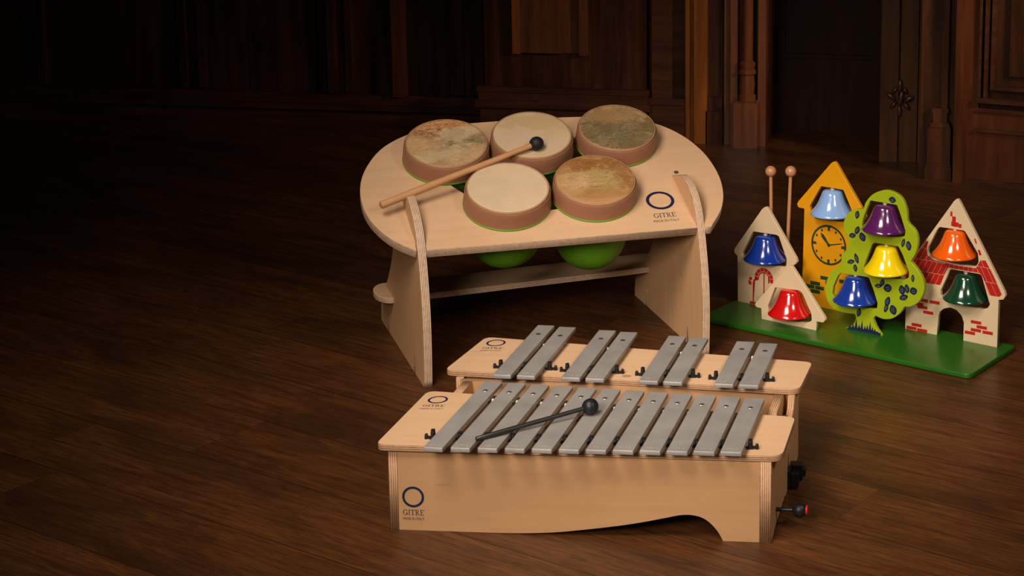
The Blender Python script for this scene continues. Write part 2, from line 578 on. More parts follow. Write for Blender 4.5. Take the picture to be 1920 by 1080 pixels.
# carved rosette
bm = bmesh.new()
rr = random.Random(3)
for (dx, dz, ln, wd, an) in ((0, 0.052, 0.030, 0.011, 4), (0.0, -0.052, 0.026, 0.010, -5), (0.004, 0.0, 0.036, 0.012, 12), (-0.034, 0.008, 0.024, 0.012, -55), (0.036, 0.0, 0.024, 0.012, 60), (-0.026, -0.026, 0.020, 0.010, 40), (0.028, -0.030, 0.020, 0.010, -40), (-0.020, 0.034, 0.018, 0.009, 35), (0.022, 0.034, 0.017, 0.009, -30)):
    rings = lathe(bm, ball_prof(1, 0, 8), 12)
    M = Matrix.Translation((dx, 0, dz)) @ Matrix.Rotation(R(an), 4, 'Y') @ Matrix.Diagonal((wd, 0.013, ln, 1))
    for rg in rings:
        for v in rg: v.co = M @ v.co
clean(bm)
ros = bm_obj('trim_11', bm, wood_dark('carved_oak', (0.07, 0.03, 0.012), (0.03, 0.012, 0.006), 0.31), None, True)
ros.location = (-0.338, 6.772, 0.262)
ros['kind'] = 'structure'
# plinth and half column beside the right door
sbox([(-0.246, -0.11, 6.56, 7.6, 0, CH)], 'wall_return', WALLW)
sbox([(-0.165, -0.140, 6.525, 6.565, 0.275, CH), (-0.20, -0.135, 6.52, 6.565, 0.262, 0.278), (-0.205, -0.13, 6.51, 6.565, 0.205, 0.222), (-0.195, -0.14, 6.52, 6.565, 0.222, 0.262),
      (-0.215, -0.125, 6.515, 6.565, 0.06, 0.205), (-0.222, -0.12, 6.50, 6.565, 0.0, 0.05), (-0.218, -0.122, 6.507, 6.565, 0.05, 0.06)], 'trim_12', wood_dark('plinth_oak', (0.085, 0.031, 0.012), (0.035, 0.012, 0.006), 0.35))
# right door set at an angle
DM = Matrix.Translation((-0.115, 6.50, 0)) @ Matrix.Rotation(R(-14), 4, 'Z')
def dbox(boxes, name, m):
    bm = bmesh.new()
    for bx in boxes: box(bm, *bx, M=DM)
    clean(bm)
    o = bm_obj(name, bm, m); o['kind'] = 'structure'
    return o
dbox([(0.0, 1.6, 0.0, 0.2, 0, CH)], 'wall_right', WALLW)
dbox([(0.01, 0.105, -0.03, 0.005, 0, CH), (0.105, 1.5, -0.03, 0.005, 0, 0.30)], 'door_2', wood_dark('red_door_oak', (0.10, 0.031, 0.011), (0.045, 0.014, 0.006), 0.33))
dbox([(0.105, 0.116, -0.045, 0.005, 0.325, CH), (0.128, 0.140, -0.05, 0.005, 0.34, CH), (0.15, 0.166, -0.032, 0.005, 0.375, CH),
      (0.100, 1.5, -0.052, 0.005, 0.325, 0.343), (0.166, 1.5, -0.035, 0.005, 0.375, 0.39),
      (0.10, 1.5, -0.04, 0.005, 0.287, 0.296), (0.095, 1.5, -0.045, 0.005, 0.21, 0.222), (0.06, 1.5, -0.04, 0.005, 0.0, 0.02)], 'trim_13', WALLH)
dbox([(0.22, 1.4, -0.02, 0.005, 0.43, CH)], 'trim_14', WALLW)
sbox([(-6.2, 1.8, -1.0, 7.8, CH, CH + 0.05)], 'ceiling', WALLW)
sbox([(-6.25, -6.2, -1.0, 7.8, 0, CH)], 'wall_far_left', WALLW)

# ------------------------------------------------------------ prints
def glyph_mesh(bm, ch, ox, s):
    def rect(x0, y0, x1, y1):
        vs = [bm.verts.new((ox + x * s, y * s, 0)) for x, y in ((x0, y0), (x1, y0), (x1, y1), (x0, y1))]
        bm.faces.new(vs)
    def quad(*p):
        bm.faces.new([bm.verts.new((ox + x * s, y * s, 0)) for x, y in p])
    def arc(cx, cy, rx, ry, a0, a1, tx, ty, n=18):
        prev = None
        for k in range(n + 1):
            a = R(a0 + (a1 - a0) * k / n)
            c, d = math.cos(a), math.sin(a)
            p = bm.verts.new((ox + (cx + rx * c) * s, (cy + ry * d) * s, 0))
            q = bm.verts.new((ox + (cx + (rx - tx) * c) * s, (cy + (ry - ty) * d) * s, 0))
            if prev: bm.faces.new((prev[0], p, q, prev[1]))
            prev = (p, q)
    if ch == 'G':
        arc(0.46, 0.5, 0.46, 0.52, 42, 330, 0.15, 0.07); rect(0.72, 0.08, 0.87, 0.42); rect(0.60, 0.40, 0.98, 0.46); rect(0.78, 0.70, 0.83, 1.0)
        return 0.98
    if ch == 'I':
        rect(0.12, 0, 0.27, 1); rect(0.02, 0, 0.37, 0.06); rect(0.02, 0.94, 0.37, 1.0)
        return 0.40
    if ch == 'T':
        rect(0, 0.92, 0.86, 1.0); rect(0.355, 0, 0.505, 0.92); rect(0.22, 0, 0.64, 0.06); rect(0, 0.72, 0.05, 0.92); rect(0.81, 0.72, 0.86, 0.92)
        return 0.86
    if ch == 'R':
        rect(0.12, 0, 0.27, 1); rect(0.0, 0, 0.38, 0.06); rect(0.0, 0.94, 0.4, 1.0); arc(0.38, 0.74, 0.30, 0.26, -90, 90, 0.14, 0.06)
        rect(0.27, 0.48, 0.40, 0.54); quad((0.36, 0.50), (0.52, 0.50), (0.86, 0.0), (0.68, 0.0)); rect(0.66, 0, 0.95, 0.06)
        return 0.92
    if ch == 'E':
        rect(0.12, 0, 0.27, 1); rect(0.0, 0, 0.75, 0.07); rect(0.0, 0.93, 0.72, 1.0); rect(0.27, 0.48, 0.56, 0.54); rect(0.70, 0, 0.76, 0.24); rect(0.67, 0.76, 0.72, 1.0); rect(0.52, 0.40, 0.57, 0.62)
        return 0.78
def text_mesh(txt, size, mat4, name, m, parent, width=None):
    cu = bpy.data.curves.new('t', 'FONT')
    cu.body = txt
    cu.size = size
    cu.extrude = 0.0
    o = bpy.data.objects.new('t', cu)
    COL.objects.link(o)
    dg = bpy.context.evaluated_depsgraph_get()
    me = bpy.data.meshes.new_from_object(o.evaluated_get(dg))
    bpy.data.objects.remove(o)
    xs = [v.co.x for v in me.vertices]; ys = [v.co.y for v in me.vertices]
    w0, h0 = max(xs) - min(xs), max(ys) - min(ys)
    mx, my = (max(xs) + min(xs)) / 2, (max(ys) + min(ys)) / 2
    for v in me.vertices:
        v.co = ((v.co.x - mx) * (width / w0 if width else 1), (v.co.y - my) * (size / h0), 0)
    me.materials.clear()
    me.transform(mat4)
    return link(name, me, m, parent)
def logo(M, parent, r, tk, ty, tw, th, my, mw, mh):
    """ring + maker name + small line; local x right, y up, z out of the surface"""
    e = M @ Matrix.Translation((0, 0, 0.0004))
    bm = bmesh.new()
    prev = None
    n = 64
    vs = []
    for k in range(n):
        a = 2 * PI * k / n
        vs.append((bm.verts.new((r * math.cos(a), r * math.sin(a), 0)), bm.verts.new(((r - tk) * math.cos(a), (r - tk) * math.sin(a), 0))))
    for k in range(n):
        a, b = vs[k], vs[(k + 1) % n]
        bm.faces.new((a[0], b[0], b[1], a[1]))
    bmesh.ops.transform(bm, matrix=e, verts=bm.verts)
    p = bm_obj('logo_ring', bm, NAVY, parent)
    bm = bmesh.new()
    x = 0
    for ch in 'GITRE':
        x += glyph_mesh(bm, ch, x, 1.0) + 0.07
    x -= 0.07
    # small registered mark
    for k in range(10):
        a0, a1 = 2 * PI * k / 10, 2 * PI * (k + 1) / 10
        bm.faces.new([bm.verts.new((x + 0.12 + rr * math.cos(a), 0.93 + rr * math.sin(a), 0)) for rr, a in ((0.08, a0), (0.08, a1), (0.05, a1), (0.05, a0))])
    sx, sy = tw / x, th
    for v in bm.verts:
        v.co = Vector(((v.co.x - x / 2) * sx, ty + v.co.y * sy, 0))
    bmesh.ops.transform(bm, matrix=e, verts=bm.verts)
    bm_obj('lettering', bm, INK, parent)
    text_mesh('MADE IN ITALY', mh, e @ Matrix.Translation((0, my + mh / 2, 0)), 'lettering', INK, parent, mw)

# ------------------------------------------------------------ metallophone (front)
MX, MY, MYAW, MH = -1.21789, 3.37446, R(-0.815312), 0.17726
BT = 0.0145
def board_logo(cx, cy, parent, z, rot, r):
    M = Matrix.Translation((cx, cy, z)) @ Matrix.Rotation(rot, 4, 'Z')
    logo(M, parent, r, 0.0048, -r - 0.0195, 0.047, 0.0115, -r - 0.034, 0.050, 0.0058)
def make_bar(L, wd):
    """sounding bar lying along +y from its front end, origin at front left corner of underside"""
    me = extrude_poly([round_poly([(0, 0), (wd, 0), (wd, L), (0, L)], 0.002, 3)], 0.0095, 0.0008, 1)
    return me
def bar(parent, x, y0, y1, slant, z, wd, stamp, hole_dy):
    L = y1 - y0
    me = make_bar(L, wd)
    M = Matrix.Translation((x, y0, z)) @ Matrix.Rotation(-slant, 4, 'Z')
    me.transform(M)
    me.name = 'sounding_bar'
    o = link('sounding_bar', me, [ALU, ALU], parent)
    # felt pads the bar rests on
    for py in (0.082, L - hole_dy - 0.020):
        bm = bmesh.new()
        box(bm, 0.004, wd - 0.004, py - 0.004, py + 0.004, -0.0085, 0.0004, M=M)
        clean(bm)
        bm_obj('felt_pad', bm, PAD, o)
    # screw hole
    bm = bmesh.new()
    lathe(bm, [(0, 0.0002), (0.0050, 0.0002), (0.0056, 0.0006), (0.0062, 0.0)], 20, M @ Matrix.Translation((wd / 2, L - hole_dy, 0.0096)))
    clean(bm)
    h = bm_obj('pin_hole', bm, HOLE if stamp == 'b' else CHROME, o)
    if stamp != 'b':
        bm2 = bmesh.new()
        lathe(bm2, [(0, 0.0), (0.003, 0.0), (0.0036, 0.0003), (0, 0.0004)], 16, M @ Matrix.Translation((wd / 2, L - hole_dy + 0.001, 0.0101)))
        bm_obj('pin', bm2, HOLE, o)
    # tiny bright stamped strokes near the front end
    bm = bmesh.new()
    rnd = random.Random(int(x * 1e5))
    for k in range(5):
        px = wd * (0.30 + 0.11 * k) + rnd.uniform(-.001, .001)
        if k == 3: continue
        py = 0.016 + rnd.uniform(-.0015, .0015)
        a = rnd.uniform(-0.7, 0.7)
        box(bm, -0.0004, 0.0004, -0.0018, 0.0018, 0, 0.0003, M=M @ Matrix.Translation((px, py, 0.0095)) @ Matrix.Rotation(a, 4, 'Z'))
    me.materials.append(ALU_EDGE)
    tmp = bpy.data.meshes.new('tmp')
    for f in bm.faces: f.material_index = 2
    bm.to_mesh(tmp); bm.free()
    b2 = bmesh.new(); b2.from_mesh(me); b2.from_mesh(tmp); b2.to_mesh(me); b2.free()
    bpy.data.meshes.remove(tmp)
    return o
def peg(parent, x, y, z, hook=0, h=0.020):
    bm = bmesh.new()
    lathe(bm, [(0, 0), (0.0052, 0), (0.0050, h * 0.75), (0.0044, h * 0.78), (0.0046, h * 0.97), (0.0036, h), (0, h)], 14, Matrix.Translation((x, y, z)))
    box(bm, x - 0.0065, x + 0.0065, y - 0.0055, y + 0.0055, z, z + 0.004)
    if hook:
        s = hook
        xs = sorted((x, x + s * 0.014))
        box(bm, xs[0], xs[1], y - 0.0035, y + 0.0035, z, z + 0.0045)
        lathe(bm, [(0, 0), (0.004, 0), (0.0037, 0.008), (0.0025, 0.011), (0, 0.0115)], 12, Matrix.Translation((x + s * 0.014, y - 0.001, z)))
    clean(bm)
    return bm_obj('peg', bm, BLACK, parent)

met = empty('metallophone', (MX, MY, 0), MYAW,
            'front birch box metallophone with twelve close-set grey bars and a wavy lower front', 'metallophone')
W = 0.80
T = 0.021
# front panel with the wavy foot line
wave = [(0.018, 0), (0.1713, 0.0), (0.2656, 0.0012), (0.343, 0.0058), (0.4025, 0.0135), (0.481, 0.0258), (0.5333, 0.0362), (0.585, 0.0485), (0.6085, 0.0540), (0.6319, 0.0556), (0.6549, 0.0506),
        (0.6721, 0.0395), (0.6867, 0.0232), (0.6958, 0.0078), (0.6995, 0)]
wl = [(0.019, 0)] + catmull(wave[1:], 4, False) + [(0.776, 0), (0.776, MH), (0.019, MH)]
up_plate('front_panel', [wl], 0.0005, 0.018, [BIRCH_SHADED, PLY_D], met, 0.0006)
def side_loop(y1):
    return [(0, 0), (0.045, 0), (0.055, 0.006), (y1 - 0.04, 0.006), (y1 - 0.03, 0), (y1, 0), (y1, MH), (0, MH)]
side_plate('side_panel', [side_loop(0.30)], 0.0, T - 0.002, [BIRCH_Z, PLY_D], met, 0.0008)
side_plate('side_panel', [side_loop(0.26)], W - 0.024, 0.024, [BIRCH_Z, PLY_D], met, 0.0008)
up_plate('back_panel', [[(0.020, 0.0), (0.776, 0.0), (0.776, MH), (0.020, MH)]], 0.200, 0.014, [BIRCH_SHADED, PLY_D], met, 0.0005)
bA = round_poly([(-0.0228, -0.0092), (0.8219, 0.0020), (0.8224, 0.217), (-0.0166, 0.2969)], [0.022, 0.03, 0.022, 0.022], 7)
plate('soundboard', [bA], BT, Matrix.Translation((0, 0, MH)), [BIRCH, PLY_D], met, 0.0016, 2)
zT = MH + BT
board_logo(0.0235, 0.2442, met, zT, R(4), 0.0215)
zb = zT + 0.0085
wdA = 0.0415
gA = []
for i in range(12):
    x = 0.0949 + i * (0.6980 - 0.0949) / 11
    wd = 0.0395 + 0.0045 * i / 11
    y0 = -0.0572 + 0.030 * i / 11
    y1 = 0.3195 - 0.047 * i / 11 if i > 0 else 0.3200
    sl = math.atan((0.0112 - 0.0075 * i / 11) / (y1 - y0))
    bar(met, x, y0, y1, sl, zb, wd, 'a', 0.056)
    gA.append((x, wd, y0, y1))
# felt covered support rails under the bars
def rail(parent, p0, p1, z, name='felt_rail'):
    m, L = axis_matrix((p0[0], p0[1], z), (p1[0], p1[1], z))
    bm = bmesh.new()
    d = Vector((p1[0] - p0[0], p1[1] - p0[1], 0)); a = math.atan2(d.y, d.x)
    box(bm, 0, d.length, -0.005, 0.005, 0, 0.0065, M=Matrix.Translation((p0[0], p0[1], z)) @ Matrix.Rotation(a, 4, 'Z'))
    bmesh.ops.bevel(bm, geom=list(bm.edges), offset=0.001, segments=1, affect='EDGES')
    return bm_obj(name, bm, BLACK, parent)
def white_pegs(parent, pts, z):
    for x, y in pts:
        bm = bmesh.new()
        lathe(bm, [(0, 0), (0.003, 0), (0.003, 0.0095), (0.002, 0.0115), (0, 0.012)], 12, Matrix.Translation((x, y, z)))
        bm_obj('rear_peg', bm, WHITE, parent)
for i in range(13):
    if i == 0: x = 0.0855
    elif i == 12: x = 0.7505
    else: x = (gA[i - 1][0] + gA[i - 1][1] + gA[i][0]) / 2 + 0.001
    y = 0.030 + 0.006 * i / 12
    peg(met, x, y, zT, -1 if i == 0 else (1 if i == 12 else 0), 0.017 if 0 < i < 12 else 0.021)
white_pegs(met, [((gA[i][0] + gA[i][1] + gA[i + 1][0]) / 2 + 0.008, 0.232 - 0.05 * i / 11) for i in range(11)], zT)
# logo on the front panel
logo(F((0.0503, 0.0003, 0.0745), X, Z, (0, -1, 0)), met, 0.0230, 0.0050, -0.0405, 0.0440, 0.0122, -0.0510, 0.0445, 0.0055)

# black clamp on the right side
bm = bmesh.new()
box(bm, 0.800, 0.806, 0.255, 0.315, 0.006, 0.048)
box(bm, 0.806, 0.824, 0.262, 0.285, 0.004, 0.040)
box(bm, 0.806, 0.830, 0.285, 0.310, 0.012, 0.050)
box(bm, 0.810, 0.835, 0.300, 0.320, 0.016, 0.034)
clean(bm)
bmesh.ops.bevel(bm, geom=list(bm.edges), offset=0.0015, segments=1, affect='EDGES')
c = bm_obj('clamp', bm, BLACK, met); c['label'] = 'black plastic clamp'

# ------------------------------------------------------------ metallophone (rear, chromatic)
met2 = empty('metallophone', (MX, MY, 0), MYAW,
             'rear birch box metallophone with eight grey bars grouped in pairs, behind the twelve-bar one', 'metallophone')
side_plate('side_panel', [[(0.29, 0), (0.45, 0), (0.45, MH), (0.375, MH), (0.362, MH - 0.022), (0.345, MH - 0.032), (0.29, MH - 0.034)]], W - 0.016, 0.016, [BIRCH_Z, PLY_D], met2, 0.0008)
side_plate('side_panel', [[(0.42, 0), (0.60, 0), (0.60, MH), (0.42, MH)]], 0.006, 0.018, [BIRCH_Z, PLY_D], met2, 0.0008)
up_plate('front_panel', [[(0.022, 0), (0.782, 0), (0.782, MH), (0.022, MH)]], 0.400, 0.016, [BIRCH_SHADED, PLY_D], met2, 0.0005)
up_plate('back_panel', [[(0.022, 0), (0.782, 0), (0.782, MH), (0.022, MH)]], 0.4420, 0.008, [BIRCH_SHADED, PLY_D], met2, 0.0005)
for x0 in (0.030, 0.752):
    y0 = 0.325 if x0 < 0.1 else 0.272
    bm_l = [(y0, 0.10), (0.400, 0.10), (0.400, MH), (y0, MH)]
    o = side_plate('docking_arm', [bm_l], x0, 0.021, [BIRCH_Z, PLY_D], met2, 0.0008)
bB = round_poly([(-0.0235, 0.4270), (0.8101, 0.3797), (0.819, 0.5627), (0.0029, 0.6610)], [0.022, 0.028, 0.022, 0.022], 7)
plate('soundboard', [bB], BT, Matrix.Translation((0, 0, MH)), [BIRCH, PLY_D], met2, 0.0016, 2)
board_logo(0.0400, 0.6190, met2, zT, R(4), 0.0228)
bx = [0.1105, 0.1656, 0.2685, 0.3235, 0.4468, 0.5023, 0.6186, 0.6759]
gB = []
for i, x in enumerate(bx):
    k = (x - 0.11) / 0.57
    y0 = 0.362 - 0.011 * k
    y1 = 0.709 - 0.077 * k
    wd = 0.0415 + 0.0025 * k
    bar(met2, x, y0, y1, math.atan((0.0075 - 0.0025 * k) / (y1 - y0)), zb, wd, 'b', 0.066 - 0.012 * k)
    gB.append((x, wd))
for a, b in ((0, 1), (2, 3), (4, 5), (6, 7)):
    xa, xb = gB[a][0], gB[b][0]
    yy = 0.452 - 0.028 * (xa - 0.11) / 0.57
    peg(met2, xa - 0.0085, yy, zT, -1, 0.020)
    peg(met2, (xa + gB[a][1] + xb) / 2 + 0.002, yy - 0.002, zT, 0, 0.017)
    peg(met2, xb + gB[b][1] + 0.0095, yy, zT, 1, 0.020)
white_pegs(met2, [((gB[a][0] + gB[a][1] + gB[a + 1][0]) / 2 + 0.006, 0.600 - 0.07 * gB[a][0]) for a in (0, 2, 4, 6)], zT)
# round knot patches on the board
bm = bmesh.new()
lathe(bm, [(0, 0.0003), (0.011, 0.0003)], 24, Matrix.Translation((0.402, 0.428, zT)) @ Matrix.Diagonal((1, 0.7, 1, 1)))
bm_obj('wood_plug', bm, plain('wood_plug', (0.34, 0.20, 0.11), 0.55), met2)

# ------------------------------------------------------------ mallets at the metallophones
def frame_pt(fr, p):
    x, y, yaw = fr
    c, s = math.cos(yaw), math.sin(yaw)
    return Vector((x + p[0] * c - p[1] * s, y + p[0] * s + p[1] * c, p[2]))
MF = (MX, MY, MYAW)
def mallet(name, p, q, r0, r1, br, stick_m, ball_m, label, cat, group=None, ball_center=None, seg=20, plug=None):
    """stick from p (butt) to q (ball centre)"""
    m, L = axis_matrix(p, q)
    root = empty(name, p, 0, label, cat, group)
    m0 = m.copy(); m0.translation = (0, 0, 0)
    bm = bmesh.new()
    lathe(bm, [(0, 0), (r0 * 0.7, 0.0008), (r0, 0.003), (r0 * 1.02, L * 0.3), ((r0 + r1) / 2, L * 0.6), (r1, L - br * 0.5), (0, L - br * 0.5)], seg, m0)
    clean(bm)
    s = bm_obj('stick', bm, stick_m, root); smooth_by_angle(s, 50)
    bm = bmesh.new()
    lathe(bm, ball_prof(br, L, 18), 32, m0)
    clean(bm)
    bm_obj('ball', bm, ball_m, root, True)
    if plug:
        bm = bmesh.new()
        lathe(bm, [(br * 0.62, L + br * 0.74), (br * 0.60, L + br * 0.90), (br * 0.45, L + br * 1.02), (0, L + br * 1.05)], 24, m0)
        clean(bm)
        c = bm_obj('end_plug', bm, plug, root, True); c['label'] = 'red end plug'
    return root
zbt = zb + 0.0095
ballr = 0.0178
mallet('mallet', frame_pt(MF, (0.1905, -0.0200, zbt + 0.0054)), frame_pt(MF, (0.3873, 0.1460, zbt + ballr)), 0.0052, 0.0047, ballr, BLACK_M, BLACK,
       'black mallet lying across the twelve-bar metallophone', 'mallet')
mallet('mallet', frame_pt(MF, (0.788, 0.0749, 0.0404)), frame_pt(MF, (0.8510, 0.0749, 0.0410)), 0.0045, 0.0043, 0.0165, BLACK_M, BLACK,
       'red-tipped black mallet pushed into the right side of the front metallophone', 'mallet', plug=REDCAP)

# ------------------------------------------------------------ drum stand
TX, TY, TYAW = -1.409388, 4.176557, R(23.436737)
LYAW = R(29.531904)
TF = (TX, TY, TYAW)
TILT = R(24.8617)
YF, HT = 0.033423, 0.353103
TFW = empty('drum_stand', (TX, TY, 0), TYAW, 'birch plywood stand with a sloping rounded top holding five drums', 'drum stand')
u = Vector((1, 0, 0)); vv = Vector((0, math.cos(TILT), math.sin(TILT))); nn = Vector((0, -math.sin(TILT), math.cos(TILT)))
TOPM = F((0, YF, HT), u, vv, nn)            # plane of the top surface, in stand coordinates
TT = 0.0255
drums = [(0.10445, 0.3666), (0.33293, 0.3806), (0.56973, 0.3921), (0.23851, 0.1584), (0.46931, 0.1664)]
out = [(-0.006, 0.0), (-0.0516, 0.0405), (-0.0865, 0.0889), (-0.1135, 0.152), (-0.1242, 0.2214), (-0.1195, 0.2950), (-0.0966, 0.3660), (-0.0537, 0.4360), (0.0139, 0.4877),
       (0.095, 0.5147), (0.1862, 0.5241), (0.35, 0.528), (0.4806, 0.5265), (0.610, 0.5120), (0.7008, 0.4720), (0.7640, 0.4101), (0.8077, 0.3248), (0.8268, 0.2275), (0.8225, 0.1417), (0.8000, 0.0702), (0.756, 0.0)]
ol = catmull(out, 6, True, sharp=(0, 20))
# open slots in the front edge where the legs pass through
k0 = ol.index(min(ol, key=lambda p: (p[0] - 0.756) ** 2 + p[1] ** 2))
ol = ol[:k0 + 1] + [(0.7400, 0.0), (0.7385, 0.035), (0.7165, 0.035), (0.7180, 0.0), (0.0185, 0.0), (0.0165, 0.035), (-0.0065, 0.035)]
# opening under the drums: five merged circles (angular union)
def union_outline(cs, r, step=2):
    pts = []
    for i, (cx, cy) in enumerate(cs):
        for a in range(0, 360, step):
            p = (cx + r * math.cos(R(a)), cy + r * math.sin(R(a)))
            pts.append((i, a, p))
    return pts
hr = 0.1025
def arcp(i, a0, a1, n=16):
    cx, cy = drums[i]
    return [(cx + hr * math.cos(R(a0 + (a1 - a0) * k / n)), cy + hr * math.sin(R(a0 + (a1 - a0) * k / n))) for k in range(n + 1)]
holes = [arcp(3, 156, 338, 24) + arcp(4, 204, 400, 26) + arcp(2, -86, 156, 30) + arcp(1, 25, 155) + arcp(0, 24, 262, 28) + [(0.1000, 0.2610), (0.1310, 0.2200)]]
me_top = extrude_poly([ol] + holes, TT, 0.0012, 2)
me_top.transform(TOPM @ Matrix.Translation((0, 0, -TT)))
top = link('stand_top', me_top, [BIRCH, PLY], TFW)
def top_logo():
    M = TOPM @ Matrix.Translation((0.6420, 0.1257, 0)) @ Matrix.Rotation(R(0), 4, 'Z')
    logo(M, TFW, 0.0385, 0.0086, -0.0720, 0.0600, 0.0185, -0.0905, 0.0700, 0.0095)
top_logo()
bm = bmesh.new()
lathe(bm, [(0, 0.0004), (0.0055, 0.0004), (0.0065, 0.0008), (0.007, 0.0)], 20, TOPM @ Matrix.Translation((0.7116, 0.2429, 0)))
bm_obj('screw_hole', bm, plain('hole_brown', (0.10, 0.045, 0.02), 0.6), TFW)
# legs: profile in (y, z) of the leg plane
def leg_loop(shift=0.0):
    front = [(0.0, 0.0), (-0.005, 0.090), (-0.003, 0.175), (0.006, 0.235), (0.019, 0.290), (0.034, 0.340), (0.055, 0.386), (0.085, 0.422), (0.124, 0.449), (0.165, 0.464), (0.190, 0.466), (0.225, 0.458)]
    f = catmull(front, 4, False)
    back = [(0.300, 0.440), (0.330, 0.38), (0.352, 0.315), (0.377, 0.262), (0.411, 0.212), (0.455, 0.166), (0.505, 0.120), (0.545, 0.086), (0.572, 0.058), (0.580, 0.035), (0.584, 0.0)]
    b = catmull(back, 4, False)
    slots = []
    lp = f + b
    for y, h in ((0.474, 0.054), (0.115, 0.046)):
        lp += [(y + 0.006, 0), (y + 0.006, h - 0.004), (y + 0.003, h), (y - 0.003, h), (y - 0.006, h - 0.004), (y - 0.006, 0)]
    return [(y + shift * min(1, max(0, (z - 0.36) / 0.09)), z) for y, z in lp]
Lw = 0.722106
LM0 = Matrix.Rotation(LYAW - TYAW, 4, 'Z')
def leg(ax, shift):
    me = extrude_poly([leg_loop(shift)], 0.0215, 0.0012, 2)
    for v in me.vertices:
        y, z, t = v.co
        v.co = (t, y, z)
    me.transform(Matrix.Translation((ax, 0, 0)) @ LM0)
    me.name = 'leg'
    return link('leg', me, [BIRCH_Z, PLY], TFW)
leg(0.0, 0.0)
leg(Lw, -0.014)
# shelf plank through both legs with rounded tabs
sh = [(0.742 + 0.040 * math.cos(R(a)), 0.445 + 0.072 * math.sin(R(a))) for a in range(-90, 91, 12)] + [(0.0 + 0.039 * math.cos(R(a)), 0.457 + 0.073 * math.sin(R(a))) for a in range(90, 271, 10)]
me = extrude_poly([sh], 0.0165, 0.0012, 2)
me.transform(LM0 @ Matrix.Translation((0, 0, 0.1085)))
me.name = 'shelf'
link('shelf', me, [BIRCH, PLY], TFW)

# ------------------------------------------------------------ drums
TW = Matrix.Translation((TX, TY, 0)) @ Matrix.Rotation(TYAW, 4, 'Z') @ TOPM
def skin_material(name, base, blobs, hair=0.35, hair_col=(0.70, 0.52, 0.30), hair_blobs=0.0, seed=0.0):
    m, nt, b = mat(name)
    g = G(nt)
    v = g.obj()
    vs = g.mapping(v, loc=(seed, seed * 1.7, 0))
    warp = g.noise(vs, 9, 5, 0.65)
    warp2 = g.noise(g.mapping(v, loc=(5 + seed, 2, 1)), 26, 5, 0.7)
    c = g.mix(g.rng(warp2, 0.3, 0.7, 0, 0.35), base, tuple(x * 0.72 for x in base))
    sep = g.n('ShaderNodeSeparateXYZ'); g.l(v, sep.inputs[0])
    tot = None
    for (cx, cy, sx, sy, ang, col, st) in blobs:
        mp = g.n('ShaderNodeMapping', vector_type='TEXTURE')
        mp.inputs['Location'].default_value = (cx, cy, 0)
        mp.inputs['Rotation'].default_value = (0, 0, R(ang))
        mp.inputs['Scale'].default_value = (sx, sy, 1000)
        g.l(v, mp.inputs['Vector'])
        ln = g.n('ShaderNodeVectorMath', operation='LENGTH'); g.l(mp.outputs[0], ln.inputs[0])
        d = g.math('ADD', ln.outputs['Value'], g.math('MULTIPLY', g.math('SUBTRACT', warp, 0.5), 1.8))
        d = g.math('ADD', d, g.math('MULTIPLY', g.math('SUBTRACT', warp2, 0.5), 3.2))
        k = g.math('MULTIPLY', g.rng(d, 1.45, 0.75, 0, 1, True), st)
        c = g.mix(k, c, col)
        tot = k if tot is None else g.math('MAXIMUM', tot, k)
    # hair fibres: thin contour lines of distorted noise in two directions
    lines = None
    for a, s in ((20, 55), (-50, 65), (80, 60)):
        q = g.noise(g.mapping(v, loc=(seed, a, 0), rot=(0, 0, R(a)), sc=(0.5, 1.5, 1)), s * 0.62, 2, 0.5, 1.6)
        ab = g.math('ABSOLUTE', g.math('SUBTRACT', q, 0.5))
        ln_ = g.rng(ab, 0.0, 0.042, 1, 0)
        lines = ln_ if lines is None else g.math('MAXIMUM', lines, ln_)
    hmask = g.rng(g.noise(g.mapping(v, loc=(1, seed, 3)), 14, 3), 0.38, 0.6, 0.35, 1.0)
    hk = g.math('MULTIPLY', g.math('MULTIPLY', lines, hmask), hair)
    if tot is not None:
        hk = g.math('MULTIPLY', hk, g.math('ADD', g.math('MULTIPLY', tot, 0.75), 0.25))
    c = g.mix(hk, c, hair_col)
    g.l(c, b.inputs['Base Color'])
    b.inputs['Roughness'].default_value = 0.55
    b.inputs['Specular IOR Level'].default_value = 0.35
    g.bump(g.math('ADD', warp2, g.math('MULTIPLY', lines, 0.3)), 0.35, 0.0012, b)
    return m
BR, OL, GR, TAN, LT = (0.36, 0.15, 0.05), (0.16, 0.12, 0.055), (0.22, 0.19, 0.12), (0.42, 0.25, 0.11), (0.60, 0.46, 0.28)
